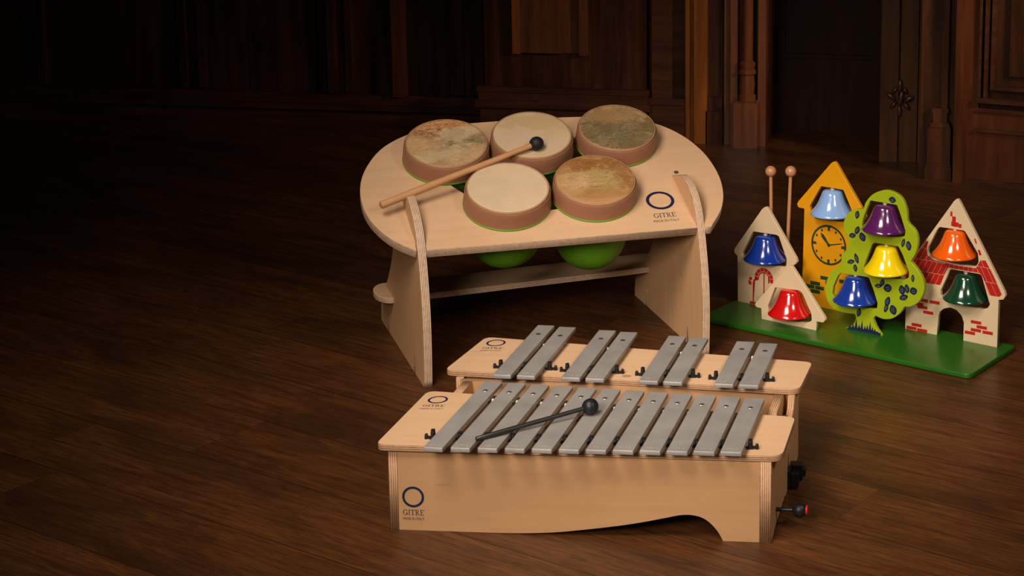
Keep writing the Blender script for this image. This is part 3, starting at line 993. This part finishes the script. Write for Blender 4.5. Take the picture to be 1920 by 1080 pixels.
skins = [
    skin_material('goat_skin_patched', (0.37, 0.225, 0.11), [(-0.01, 0.085, 0.075, 0.045, -8, (0.38, 0.13, 0.03), 1.0), (-0.02, 0.045, 0.06, 0.022, 0, (0.19, 0.075, 0.022), 0.85), (0.05, -0.0, 0.060, 0.020, 18, (0.15, 0.125, 0.055), 0.95),
        (-0.075, -0.02, 0.05, 0.05, 30, TAN, 0.7), (0.045, 0.045, 0.055, 0.022, 14, (0.42, 0.33, 0.20), 0.8), (0.04, -0.065, 0.06, 0.03, 10, (0.42, 0.27, 0.13), 0.6), (-0.02, -0.05, 0.06, 0.018, 20, (0.42, 0.34, 0.20), 0.6)], 0.7, (0.66, 0.48, 0.28), seed=1.3),
    skin_material('goat_skin_pale_tan', (0.57, 0.43, 0.285), [(0.02, 0.055, 0.10, 0.035, -6, (0.46, 0.33, 0.16), 0.75), (0.06, 0.01, 0.05, 0.03, 20, (0.52, 0.38, 0.20), 0.5)], 0.6, (0.46, 0.31, 0.15), seed=4.1),
    skin_material('goat_skin_olive', (0.40, 0.25, 0.12), [(0.0, -0.008, 0.125, 0.095, -6, (0.14, 0.097, 0.038), 1.0), (0.0, 0.055, 0.07, 0.03, -6, (0.30, 0.165, 0.07), 0.8), (-0.02, -0.04, 0.05, 0.03, 0, (0.125, 0.10, 0.05), 0.7)], 0.5, (0.42, 0.32, 0.18), seed=7.7),
    skin_material('goat_skin_plain_cream', (0.60, 0.46, 0.31), [(0.02, 0.06, 0.08, 0.03, 0, (0.62, 0.47, 0.30), 0.5)], 0.25, (0.52, 0.38, 0.22), seed=2.2),
    skin_material('goat_skin_fibrous_brown', (0.46, 0.265, 0.115), [(0.01, 0.06, 0.10, 0.035, 0, (0.27, 0.115, 0.035), 0.9), (0.07, 0.01, 0.035, 0.07, 10, (0.30, 0.14, 0.045), 0.85), (0.015, 0.0, 0.05, 0.05, 0, (0.40, 0.31, 0.12), 0.8), (-0.05, 0.0, 0.035, 0.04, -35, (0.54, 0.37, 0.19), 0.8),
        (0.0, -0.06, 0.06, 0.02, 0, (0.33, 0.18, 0.06), 0.6)], 1.0, (0.20, 0.075, 0.02), seed=9.4)]
dl = ['shallow drum with an orange-brown and grey patched skin, left end of the back row',
      'shallow drum with a pale tan skin under the mallet head, middle of the back row',
      'shallow drum with an olive-grey streaked skin, right end of the back row',
      'shallow drum with a plain smooth cream skin, front row left',
      'shallow drum with a fibrous mottled brown skin, front row right']
RD, HD = 0.1112, 0.0555
bowl_d = [0.18, 0.18, 0.18, 0.187, 0.227]
bowl_t = [0.76, 0.90, 0.90, 1.0, 1.0]
for i, (cx, cy) in enumerate(drums):
    root = bpy.data.objects.new('drum', None)
    COL.objects.link(root)
    root.matrix_world = TW @ Matrix.Translation((cx, cy, 0.0))
    tag(root, dl[i], 'drum', 'drums set in the sloping stand')
    bm = bmesh.new()
    lathe(bm, [(0.104, 0.006), (RD + 0.0022, 0.006), (RD + 0.002, 0.012), (RD + 0.0008, 0.030), (RD - 0.0006, HD - 0.0060), (RD - 0.0016, HD - 0.0040), (RD - 0.0032, HD - 0.0036), (RD - 0.0038, HD - 0.0070), (0.104, HD - 0.0075), (0.104, 0.006)], 72)
    clean(bm)
    s = bm_obj('shell', bm, DRUMB, root); smooth_by_angle(s, 45)
    bm = bmesh.new()
    lathe(bm, [(RD - 0.0045, HD - 0.006), (RD - 0.0042, HD + 0.0008), (RD - 0.0058, HD + 0.0026), (RD - 0.0078, HD + 0.0026), (RD - 0.0085, HD - 0.004), (RD - 0.0045, HD - 0.006)], 72)
    clean(bm)
    bm_obj('hoop', bm, DRUMR, root, True)
    bm = bmesh.new()
    lathe(bm, [(RD - 0.0082, HD - 0.003), (RD - 0.0078, HD + 0.0022), (RD - 0.012, HD + 0.0022), (RD * 0.7, HD + 0.0018), (0, HD + 0.0016)], 72)
    clean(bm)
    bm_obj('drumskin', bm, skins[i], root, True)
    bm = bmesh.new()
    lathe(bm, [(0.090, 0.0002), (RD + 0.0020, 0.0004), (RD + 0.0029, 0.0022), (RD + 0.0028, 0.0055), (RD + 0.0020, 0.0068), (0.100, 0.0065)], 72)
    dp = bowl_d[i]
    tk = bowl_t[i]
    pr = [(0.098, 0.0002), (0.098, -0.02), (0.098 * (1 + tk) / 2, -0.05), (0.098 * tk, -dp + 0.10)] + \
         [(0.098 * tk * math.cos(t) ** 0.75, -dp + 0.10 - 0.10 * math.sin(t)) for t in [k * PI / 2 / 14 for k in range(1, 14)]] + [(0, -dp)]
    lathe(bm, pr, 72)
    clean(bm)
    b_ = bm_obj('bowl', bm, LIME, root); smooth_by_angle(b_, 60); b_['label'] = 'lime green bowl and rim'

# wooden mallet lying over the drums
def tp(p):
    return TW @ Vector(p)
mallet('mallet', tp((-0.0830, 0.1440, 0.0385)), tp((0.3340, 0.3150, 0.0760)), 0.0100, 0.0072, 0.0195, STICKW, RUBBER,
       'wooden mallet with a black ball resting across the drums', 'mallet')

# ------------------------------------------------------------ bell village
BX, BY, BYAW = -0.0149266, 4.341097, R(-27.5105)
bell_toy = empty('bell_village', (BX, BY, 0), BYAW, 'painted wooden village of houses, tower and tree with eight coloured bells, green base', 'bell toy')
bl = round_poly([(-0.889, 0.0), (0.0, 0.0), (0.0, 0.272), (-0.889, 0.278)], [0.018, 0.022, 0.018, 0.018], 6)
plate('base', [bl], 0.0135, Matrix.Translation((0, 0, 0.0015)), [GREENB, GREENB], bell_toy, 0.0025, 3)
BZ = 0.0145
BTH = 0.013
def sub(o, parent):
    o.parent = parent
    return o
def decal(polys, b, m, name, parent, dz=0.0005):
    """printed pattern, kept inside the panel's own mesh as a thin extra layer"""
    me = parent.data
    me.materials.append(m)
    mi = len(me.materials) - 1
    bm = bmesh.new()
    bm.from_mesh(me)
    new = []
    for p in polys:
        vs = [bm.verts.new((x, b - dz, z)) for x, z in p]
        try: new.append(bm.faces.new(vs))
        except ValueError: pass
    r = bmesh.ops.triangulate(bm, faces=new)
    bm.normal_update()
    for f in r['faces']:
        f.material_index = mi
        if f.normal.y > 0: f.normal_flip()
    bm.to_mesh(me)
    bm.free()
def down(lp):
    return lp
# small cream house (front)
small = [(-0.634, 0.1895), (-0.7470, 0.0588), (-0.7490, 0.0500), (-0.7400, 0.0462), (-0.7269, 0.0462), (-0.7248, BZ - 0.0), (-0.5371, BZ), (-0.5371, 0.0420), (-0.5150, 0.0420), (-0.5085, 0.0500), (-0.5110, 0.0570), (-0.6240, 0.1895)]
smallw = [(-0.6790, 0.1174), (-0.5961, 0.1221), (-0.5863, 0.1160), (-0.5548, 0.0607), (-0.5530, 0.0405), (-0.5700, 0.0315), (-0.6356, 0.0260), (-0.6896, 0.0295), (-0.7008, 0.0400), (-0.7047, 0.0554)]
hs1 = up_plate('house_panel', [round_poly(small, [0.008, .008, .004, .004, .002, 0, 0, .002, .004, .004, .008, .008], 4), round_poly(smallw, 0.008, 4)], 0.078, BTH, CREAM, bell_toy, 0.0012,
               'small cream house front cut-out')
# taller cream house
big = [(-0.8772, BZ), (-0.8790, 0.1553), (-0.8870, 0.1580), (-0.8925, 0.1680), (-0.8877, 0.1778), (-0.7914, 0.3110), (-0.7800, 0.3200), (-0.7700, 0.3110), (-0.6731, 0.1806), (-0.6690, 0.1700), (-0.6757, 0.1605), (-0.6868, 0.1566), (-0.6868, BZ)]
bigw = [(-0.8236, 0.2376), (-0.7418, 0.2401), (-0.7325, 0.2375), (-0.7047, 0.1738), (-0.7045, 0.1537), (-0.7128, 0.1475), (-0.8453, 0.1415), (-0.8568, 0.1462), (-0.8627, 0.1648)]
hs2 = up_plate('house_panel', [round_poly(big, [0, .002, .005, .008, .006, .004, .012, .004, .006, .006, .005, .002, 0], 4), round_poly(bigw, 0.007, 4)], 0.172, BTH, CREAM, bell_toy, 0.0012,
               'tall cream house cut-out with a red arched door print')
# arched window print: voussoirs + frame
def ringseg(cx, cz, r0, r1, a0, a1, n=4):
    return [(cx + r1 * math.cos(R(a0 + (a1 - a0) * k / n)), cz + r1 * math.sin(R(a0 + (a1 - a0) * k / n))) for k in range(n + 1)] + \
           [(cx + r0 * math.cos(R(a1 - (a1 - a0) * k / n)), cz + r0 * math.sin(R(a1 - (a1 - a0) * k / n))) for k in range(n + 1)]
P = []
acx, acz = -0.7830, 0.1000
for k in range(8):
    P.append(ringseg(acx, acz, 0.0225, 0.0330, -20 + 27.5 * k + 1.2, -20 + 27.5 * (k + 1) - 1.2))
P.append(ringseg(acx, acz, 0.0175, 0.0212, -35, 185, 18))
P.append([(-0.7845, 0.118), (-0.7805, 0.118), (-0.7805, 0.022), (-0.7845, 0.022)])
P.append([(-0.8005, 0.1000), (-0.8005, 0.0945), (-0.806, 0.0945), (-0.812, 0.0925), (-0.8165, 0.0885), (-0.8185, 0.083), (-0.8185, 0.024), (-0.8225, 0.024), (-0.8225, 0.084), (-0.8195, 0.0915), (-0.814, 0.0965), (-0.807, 0.0990)])
P.append([(-0.8300, 0.1000), (-0.8240, 0.0935), (-0.8285, 0.0870), (-0.8375, 0.0915)])
P.append([(-0.8290, 0.0855), (-0.8255, 0.0750), (-0.8370, 0.0750), (-0.8385, 0.0890)])
P.append([(-0.8320, 0.0240), (-0.7700, 0.0240), (-0.7700, 0.0160), (-0.8330, 0.0160)])
decal(P, 0.172, REDP, 'door_print', hs2)
# clock tower
tow = [(-0.7080, BZ), (-0.7017, 0.3058), (-0.7216, 0.3057), (-0.7289, 0.3149), (-0.7219, 0.3264), (-0.6112, 0.4552), (-0.6010, 0.4625), (-0.5925, 0.4552), (-0.5060, 0.3382), (-0.4900, 0.3131), (-0.4927, 0.3030), (-0.5034, 0.2969), (-0.5050, BZ)]
toww = [(-0.6447, 0.3815), (-0.5676, 0.3818), (-0.5393, 0.3273), (-0.5288, 0.3010), (-0.5341, 0.2874), (-0.6629, 0.2804), (-0.6770, 0.2944), (-0.6843, 0.3154)]
twr = up_plate('clock_tower_panel', [round_poly(tow, [0, .003, .006, .008, .006, .004, .010, .004, .003, .008, .006, .003, 0], 4), round_poly(toww, 0.008, 4)], 0.258, BTH, AMBER, bell_toy, 0.0012)
ck = (-0.6148, 0.2088)
P = []
for k in range(36):
    P.append(ringseg(ck[0], ck[1], 0.0545, 0.0608, k * 10, k * 10 + 10, 1))
for a in (0, 90, 180, 270):
    c, s = math.cos(R(a)), math.sin(R(a))
    q = [(0.043, -0.0042), (0.057, -0.0042), (0.057, 0.0042), (0.043, 0.0042)]
    P.append([(ck[0] + x * c - y * s, ck[1] + x * s + y * c) for x, y in q])
for a in range(0, 360, 30):
    if a % 90:
        P.append([(ck[0] + 0.048 * math.cos(R(a)) + 0.0034 * math.cos(R(t)), ck[1] + 0.048 * math.sin(R(a)) + 0.0042 * math.sin(R(t))) for t in range(0, 360, 30)])
def hand(dx, dz, wd):
    L = math.hypot(dx, dz); ux, uz = dx / L, dz / L
    pts = [(0, -0.0022), (L * 0.45, -wd), (L * 0.75, -wd), (L, 0), (L * 0.75, wd), (L * 0.45, wd), (0, 0.0022)]
    return [(ck[0] + x * ux - y * uz, ck[1] + x * uz + y * ux) for x, y in pts]
P.append(hand(-0.0290, 0.0345, 0.0052))
P.append(hand(0.0510, 0.0125, 0.0016))
P.append([(ck[0] + 0.0055 * math.cos(R(t)), ck[1] + 0.0055 * math.sin(R(t))) for t in range(0, 360, 30)])
decal(P, 0.258, DGREEN, 'clock_face', twr)
P = [[(-0.6770, 0.0905), (-0.6433, 0.0905), (-0.6433, 0.0795), (-0.6770, 0.0795)], [(-0.6938, 0.0785), (-0.6625, 0.0785), (-0.6625, 0.0675), (-0.6938, 0.0675)], [(-0.6600, 0.0785), (-0.6290, 0.0785), (-0.6290, 0.0675), (-0.6600, 0.0675)],
     [(-0.6770, 0.0660), (-0.6433, 0.0660), (-0.6433, 0.0545), (-0.6770, 0.0545)], [(-0.6420, 0.1120), (-0.6080, 0.1120), (-0.6080, 0.1010), (-0.6420, 0.1010)], [(-0.6240, 0.0998), (-0.5900, 0.0998), (-0.5900, 0.089), (-0.6240, 0.089)],
     [(-0.6850, 0.0470), (-0.6650, 0.0470), (-0.6650, 0.0340), (-0.6850, 0.0340)], [(-0.5770, 0.1120), (-0.5500, 0.1120), (-0.5500, 0.1010), (-0.5770, 0.1010)], [(-0.600, 0.062), (-0.575, 0.062), (-0.575, 0.051), (-0.600, 0.051)]]
decal(P, 0.258, DGREEN, 'brick_print', twr)
# tree
tree = [(-0.3555, 0.4377), (-0.3936, 0.4215), (-0.4172, 0.3946), (-0.4241, 0.3743), (-0.4508, 0.3681), (-0.4751, 0.3537), (-0.4893, 0.3242), (-0.4849, 0.2962), (-0.4727, 0.2742), (-0.4757, 0.2522), (-0.4941, 0.2274), (-0.4975, 0.1994),
        (-0.5265, 0.1762), (-0.5435, 0.1426), (-0.5466, 0.1093), (-0.5350, 0.0781), (-0.5047, 0.0627), (-0.4748, 0.0606), (-0.4476, 0.0633), (-0.4439, 0.0507), (-0.4540, 0.0300), (-0.4789, BZ), (-0.3560, BZ), (-0.3758, 0.0350), (-0.3861, 0.0572), (-0.3795, 0.0700),
        (-0.3522, 0.0655), (-0.3233, 0.0729), (-0.2997, 0.0923), (-0.2868, 0.1132), (-0.2658, 0.1176), (-0.2414, 0.1345), (-0.2253, 0.1656), (-0.2260, 0.1930), (-0.2408, 0.2202), (-0.2690, 0.2474), (-0.2527, 0.2759), (-0.2479, 0.3103), (-0.2580, 0.3383), (-0.2811, 0.3577),
        (-0.2853, 0.3889), (-0.3003, 0.4204), (-0.3240, 0.4342)]
purw = [(-0.4028, 0.4010), (-0.3164, 0.4011), (-0.3039, 0.3734), (-0.2872, 0.3295), (-0.2906, 0.3154), (-0.3095, 0.3098), (-0.3670, 0.3062), (-0.4205, 0.3128), (-0.4295, 0.3242), (-0.4269, 0.3418), (-0.4167, 0.3690)]
yelw = [(-0.3883, 0.2814), (-0.3089, 0.2835), (-0.2941, 0.2604), (-0.2740, 0.2169), (-0.2736, 0.1999), (-0.2876, 0.1911), (-0.3403, 0.1863), (-0.4132, 0.1890), (-0.4208, 0.2050), (-0.4139, 0.2278), (-0.3954, 0.2738)]
bluw = [(-0.4967, 0.1749), (-0.4130, 0.1782), (-0.4032, 0.1777), (-0.3879, 0.1458), (-0.3735, 0.1093), (-0.3746, 0.0918), (-0.3891, 0.0883), (-0.4357, 0.0873), (-0.5153, 0.0950), (-0.5245, 0.1088), (-0.5209, 0.1314), (-0.5064, 0.1645)]
tr = up_plate('tree_panel', [catmull(tree, 4, True, sharp=(3, 21, 22, 18, 35, 25, 29)), round_poly(purw, 0.006, 3), round_poly(yelw, 0.006, 3), round_poly(bluw, 0.006, 3)], 0.138, BTH, TREEG, bell_toy, 0.0012)
def tz(px, py):
    """picture tracing of the tree print, in tree coordinates"""
    return (-0.5535 + px * 0.000478 + (px / 700) ** 2 * 0.0, 0.4505 - (py - (px - 28) * 0.128 + 0) * 0.000508)
leaves = [(480, 125, 24, 18, 0), (243, 225, 15, 24, 10), (243, 330, 16, 26, 25), (210, 365, 24, 15, -15), (278, 375, 22, 27, -30), (553, 415, 12, 26, 15), (590, 435, 18, 28, -10), (200, 542, 26, 13, -20), (238, 520, 14, 30, -20), (230, 585, 14, 22, -10),
          (618, 655, 11, 22, 0), (385, 705, 25, 12, -10), (412, 683, 15, 22, 20), (448, 720, 29, 24, -20), (545, 733, 22, 28, -10), (578, 725, 17, 26, -10), (622, 740, 26, 22, -20), (556, 783, 31, 17, -25), (447, 812, 18, 32, 20), (438, 855, 14, 28, 20), (485, 868, 25, 29, -20),
          (254, 885, 15, 27, 15)]
leafxy = [(-0.3310,0.4138),(-0.4442,0.3541),(-0.4434,0.3092),(-0.4592,0.2916),(-0.4259,0.2926),(-0.2935,0.2967),(-0.2758,0.2910),(-0.4627,0.2145),(-0.4443,0.2271),(-0.4477,0.1984),(-0.2603,0.2000),(-0.3712,0.1595),(-0.3583,0.1712),(-0.3406,0.1583),(-0.2941,0.1608),(-0.2785,0.1670),(-0.2575,0.1642),(-0.2883,0.1404),(-0.3402,0.1187),(-0.3442,0.0994),(-0.3214,0.0979),(-0.4334,0.0703)]
leafpos = {(l[0], l[1]): q for l, q in zip(leaves, leafxy)}
PL, PV = [], []
for (px, py, rx, ry, a) in leaves:
    cx, cz = leafpos[(px, py)]
    sx, sz = rx * 0.000478, ry * 0.00050
    ca, sa = math.cos(R(-a)), math.sin(R(-a))
    pts = []
    for t in range(0, 360, 20):
        ex, ez = math.cos(R(t)) * sx, math.sin(R(t)) * sz
        if sz > sx: ex *= 1 - 0.3 * math.sin(R(t)) ** 2
        else: ez *= 1 - 0.3 * math.cos(R(t)) ** 2
        pts.append((cx + ex * ca - ez * sa, cz + ex * sa + ez * ca))
    PL.append(pts)
    for off in (-0.35, 0.15):
        hw = 0.00035
        vert = sz > sx
        q = [(off * sx - hw, -0.5 * sz), (off * sx + hw, -0.45 * sz), (off * sx + hw, 0.4 * sz), (off * sx - hw, 0.5 * sz)] if vert else [(-0.5 * sx, off * sz - hw), (0.45 * sx, off * sz - hw), (0.4 * sx, off * sz + hw), (-0.45 * sx, off * sz + hw)]
        PV.append([(cx + x * ca - y * sa, cz + x * sa + y * ca) for x, y in q])
decal(PL, 0.138, NAVY, 'leaf_print', tr)
decal(PV, 0.138, LEAFG, 'leaf_vein', tr, 0.0009)
# grass at the trunk foot
P = [[(-0.474, BZ + 0.0008), (-0.359, BZ + 0.0008), (-0.362, 0.0235), (-0.385, 0.024), (-0.44, 0.024), (-0.466, 0.0215)]]
gx = [-0.462, -0.452, -0.442, -0.432, -0.423, -0.413, -0.405, -0.396, -0.388, -0.380, -0.372]
gh = [0.030, 0.034, 0.053, 0.036, 0.049, 0.036, 0.040, 0.050, 0.036, 0.032, 0.027]
for x, h in zip(gx, gh):
    P.append([(x - 0.0048, 0.022), (x + 0.0048, 0.022), (x + 0.0006, h)])
decal(P, 0.138, NAVY, 'grass_print', tr)
# right house
hou = [(-0.3340, BZ), (-0.3342, 0.1519), (-0.3480, 0.1560), (-0.3540, 0.1660), (-0.3480, 0.1770), (-0.1872, 0.4108), (-0.1766, 0.4215), (-0.1680, 0.4108), (-0.0212, 0.1782), (-0.0170, 0.1680), (-0.0232, 0.1559), (-0.0383, 0.1519), (-0.0378, BZ),
       (-0.1453, BZ), (-0.1449, 0.0677), (-0.1521, 0.0854), (-0.1680, 0.0992), (-0.1889, 0.1036), (-0.2097, 0.0964), (-0.2226, 0.0845), (-0.2262, 0.0719), (-0.2299, BZ)]
oraw = [(-0.2307, 0.3305), (-0.1505, 0.3325), (-0.1407, 0.3196), (-0.1068, 0.2737), (-0.1038, 0.2489), (-0.1128, 0.2346), (-0.1667, 0.2320), (-0.2543, 0.2366), (-0.2676, 0.2500), (-0.2658, 0.2650), (-0.2400, 0.3172)]
grew = [(-0.1916, 0.2148), (-0.0992, 0.2161), (-0.0927, 0.2117), (-0.0689, 0.1453), (-0.0640, 0.1342), (-0.0736, 0.1205), (-0.0872, 0.1166), (-0.2009, 0.1179), (-0.2214, 0.1329), (-0.2218, 0.1470)]
hs3 = up_plate('house_panel', [round_poly(hou, [0, .003, .006, .008, .008, .004, .012, .004, .008, .008, .006, .002, 0, 0, 0.008, .015, .015, .015, .015, .015, .008, 0], 4), round_poly(oraw, 0.010, 4), round_poly(grew, 0.008, 4)], 0.228, BTH, CREAM, bell_toy, 0.0012,
               'large cream house cut-out with red roof tile and brick print')
def clip(poly, a, b):
    """keep the part of poly left of line a->b"""
    o = []
    def sd(p): return (b[0] - a[0]) * (p[1] - a[1]) - (b[1] - a[1]) * (p[0] - a[0])
    for i in range(len(poly)):
        p, q = poly[i - 1], poly[i]
        sp, sq = sd(p), sd(q)
        if (sp >= 0) != (sq >= 0):
            t = sp / (sp - sq)
            o.append((p[0] + (q[0] - p[0]) * t, p[1] + (q[1] - p[1]) * t))
        if sq >= 0: o.append(q)
    return o
def tiles(poly, ang, wdt, hgt, gap, ox, oz, slant=0):
    c, s = math.cos(R(ang)), math.sin(R(ang))
    loc = [((x - ox) * c + (z - oz) * s, -(x - ox) * s + (z - oz) * c) for x, z in poly]
    xs = [p[0] for p in loc]; zs = [p[1] for p in loc]
    res = []
    for j in range(int(min(zs) // hgt) - 1, int(max(zs) // hgt) + 2):
        off = (j % 2) * wdt * 0.45
        for i in range(int(min(xs) // wdt) - 3, int(max(xs) // wdt) + 3):
            x0, x1 = i * wdt + off + gap / 2, (i + 1) * wdt + off - gap / 2
            z0, z1 = j * hgt + gap / 2, (j + 1) * hgt - gap / 2
            k0, k1 = z0 * slant, z1 * slant
            cell = [(x0 + k0, z0), (x1 + k0, z0), (x1 + k1, z1), (x0 + k1, z1)]
            q = loc
            for t in range(4):
                q = clip(q, cell[t], cell[(t + 1) % 4])
                if len(q) < 3: break
            if len(q) >= 3:
                ar = abs(sum(q[t - 1][0] * q[t][1] - q[t][0] * q[t - 1][1] for t in range(len(q)))) / 2
                if ar > 4e-6:
                    res.append([(x * c - z * s + ox, x * s + z * c + oz) for x, z in q])
    return res
P = []
# left roof slope, strip between the two bell openings, right roof slope
P += tiles([(-0.2720, 0.2850), (-0.2640, 0.2830), (-0.2695, 0.2624), (-0.2655, 0.2440), (-0.2446, 0.2325), (-0.2137, 0.2305), (-0.1989, 0.2190), (-0.2090, 0.1990), (-0.2221, 0.1632), (-0.2432, 0.1626), (-0.3330, 0.1630), (-0.3400, 0.1740)], 0, 0.0165, 0.034, 0.0010, -0.34, 0.1600, 0.50)
P += tiles([(-0.2137, 0.2305), (-0.1667, 0.2285), (-0.1101, 0.2315), (-0.0992, 0.2190), (-0.1990, 0.2185)], 0, 0.0150, 0.060, 0.0010, -0.21, 0.20, 0.0)
P += tiles([(-0.0969, 0.2563), (-0.0816, 0.2580), (-0.0546, 0.2174), (-0.0275, 0.1700), (-0.0351, 0.1623), (-0.0465, 0.1610), (-0.0660, 0.1614), (-0.0894, 0.2105), (-0.0983, 0.2190), (-0.1105, 0.2330)], 0, 0.0195, 0.040, 0.0010, -0.10, 0.158, -0.55)
P += [[(-0.1190, 0.3140), (-0.1155, 0.3160), (-0.1098, 0.3020), (-0.1140, 0.3012)], [(-0.1070, 0.2850), (-0.1000, 0.2850), (-0.0945, 0.2710), (-0.1020, 0.2700)]]
for (x0, z0, x1, z1) in [(-0.1960, 0.3808, -0.1905, 0.3680), (-0.1900, 0.3675, -0.1855, 0.3530), (-0.1845, 0.3675, -0.1795, 0.3530), (-0.1926, 0.3520, -0.1870, 0.3405), (-0.1863, 0.3520, -0.1805, 0.3395), (-0.1797, 0.3520, -0.1700, 0.3400), (-0.1685, 0.3490, -0.1610, 0.3390)]:
    P.append([(x0, z1 - 0.0005), (x1 + 0.001, z1 - 0.0005), (x1 + 0.001, z0 + 0.0005), (x0, z0 + 0.0005)])
decal(P, 0.228, REDP, 'roof_tile_print', hs3)
bricks = [(-0.3289,0.0161),(-0.3122,0.0277),(-0.2939,0.0150),(-0.2935,0.1043),(-0.2556,0.1048),(-0.2943,0.0836),(-0.2754,0.0713),(-0.3079,0.0913),
          (-0.1220,0.0706),(-0.1036,0.0592),(-0.1218,0.0478),(-0.1404,0.0368),(-0.0847,0.0472)]
P = []
for x, z in bricks:
    P.append([(x, z), (x + 0.0325, z + 0.0006), (x + 0.0325, z + 0.0096), (x, z + 0.0090)])
decal(P, 0.228, REDP, 'brick_print', hs3)

def bell(x, b, zr, col):
    """bell hanging in its opening: zr height of the rim"""
    H = 0.072
    prof = [(0.0605, 0.003), (0.0635, 0.0), (0.0645, 0.002), (0.0625, 0.006), (0.0590, 0.0098), (0.0530, 0.0172), (0.0462, 0.0270), (0.0400, 0.0390), (0.0345, 0.0530), (0.0312, 0.0620), (0.0280, 0.0684), (0.0220, 0.0718), (0.010, 0.0730), (0, 0.0730),
            (0, 0.0705), (0.0215, 0.0695), (0.0258, 0.066), (0.0325, 0.052), (0.0380, 0.038), (0.0442, 0.0262), (0.0510, 0.0163), (0.0570, 0.0092), (0.0605, 0.003)]
    bm = bmesh.new()
    lathe(bm, prof, 64, Matrix.Translation((x, b, zr)))
    clean(bm)
    o = bm_obj('bell', bm, BELLS[col], bell_toy, False)
    smooth_by_angle(o, 55)
    o['label'] = col.replace('_', ' ') + ' bell'
    bm = bmesh.new()
    lathe(bm, [(0, 0.072), (0.0062, 0.072), (0.0062, 0.0765), (0.0035, 0.0775), (0.0035, 0.092), (0, 0.092)], 18, Matrix.Translation((x, b, zr)))
    clean(bm)
    bm_obj('bell_screw', bm, plain('bell_screw', (0.62, 0.58, 0.50), 0.35, 0.4), o)
    return o
bell(-0.6304, 0.0845, 0.0475, 'red')
bell(-0.7829, 0.1785, 0.1590, 'blue')
bell(-0.6085, 0.2645, 0.3030, 'light_blue')
bell(-0.3580, 0.1445, 0.3235, 'purple')
bell(-0.3511, 0.1445, 0.2050, 'yellow')
bell(-0.4497, 0.1445, 0.1010, 'blue')
bell(-0.1828, 0.2345, 0.2560, 'orange')
bell(-0.1452, 0.2345, 0.1365, 'green')
# beaters standing in the base behind the tall house
BF = (BX, BY, BYAW)
def beater(x0, x1, b, ztop, label):
    mallet('mallet', frame_pt(BF, (x0, b, BZ)), frame_pt(BF, (x1, b, ztop)), 0.0052, 0.0052, 0.0165, BEAD, BEAD, label, 'mallet')
beater(-0.800, -0.8076, 0.238, 0.4077, 'round-headed wooden mallet standing behind the blue bell house, the one further left')
beater(-0.7530, -0.7370, 0.238, 0.4174, 'round-headed wooden mallet standing next to the yellow clock tower')
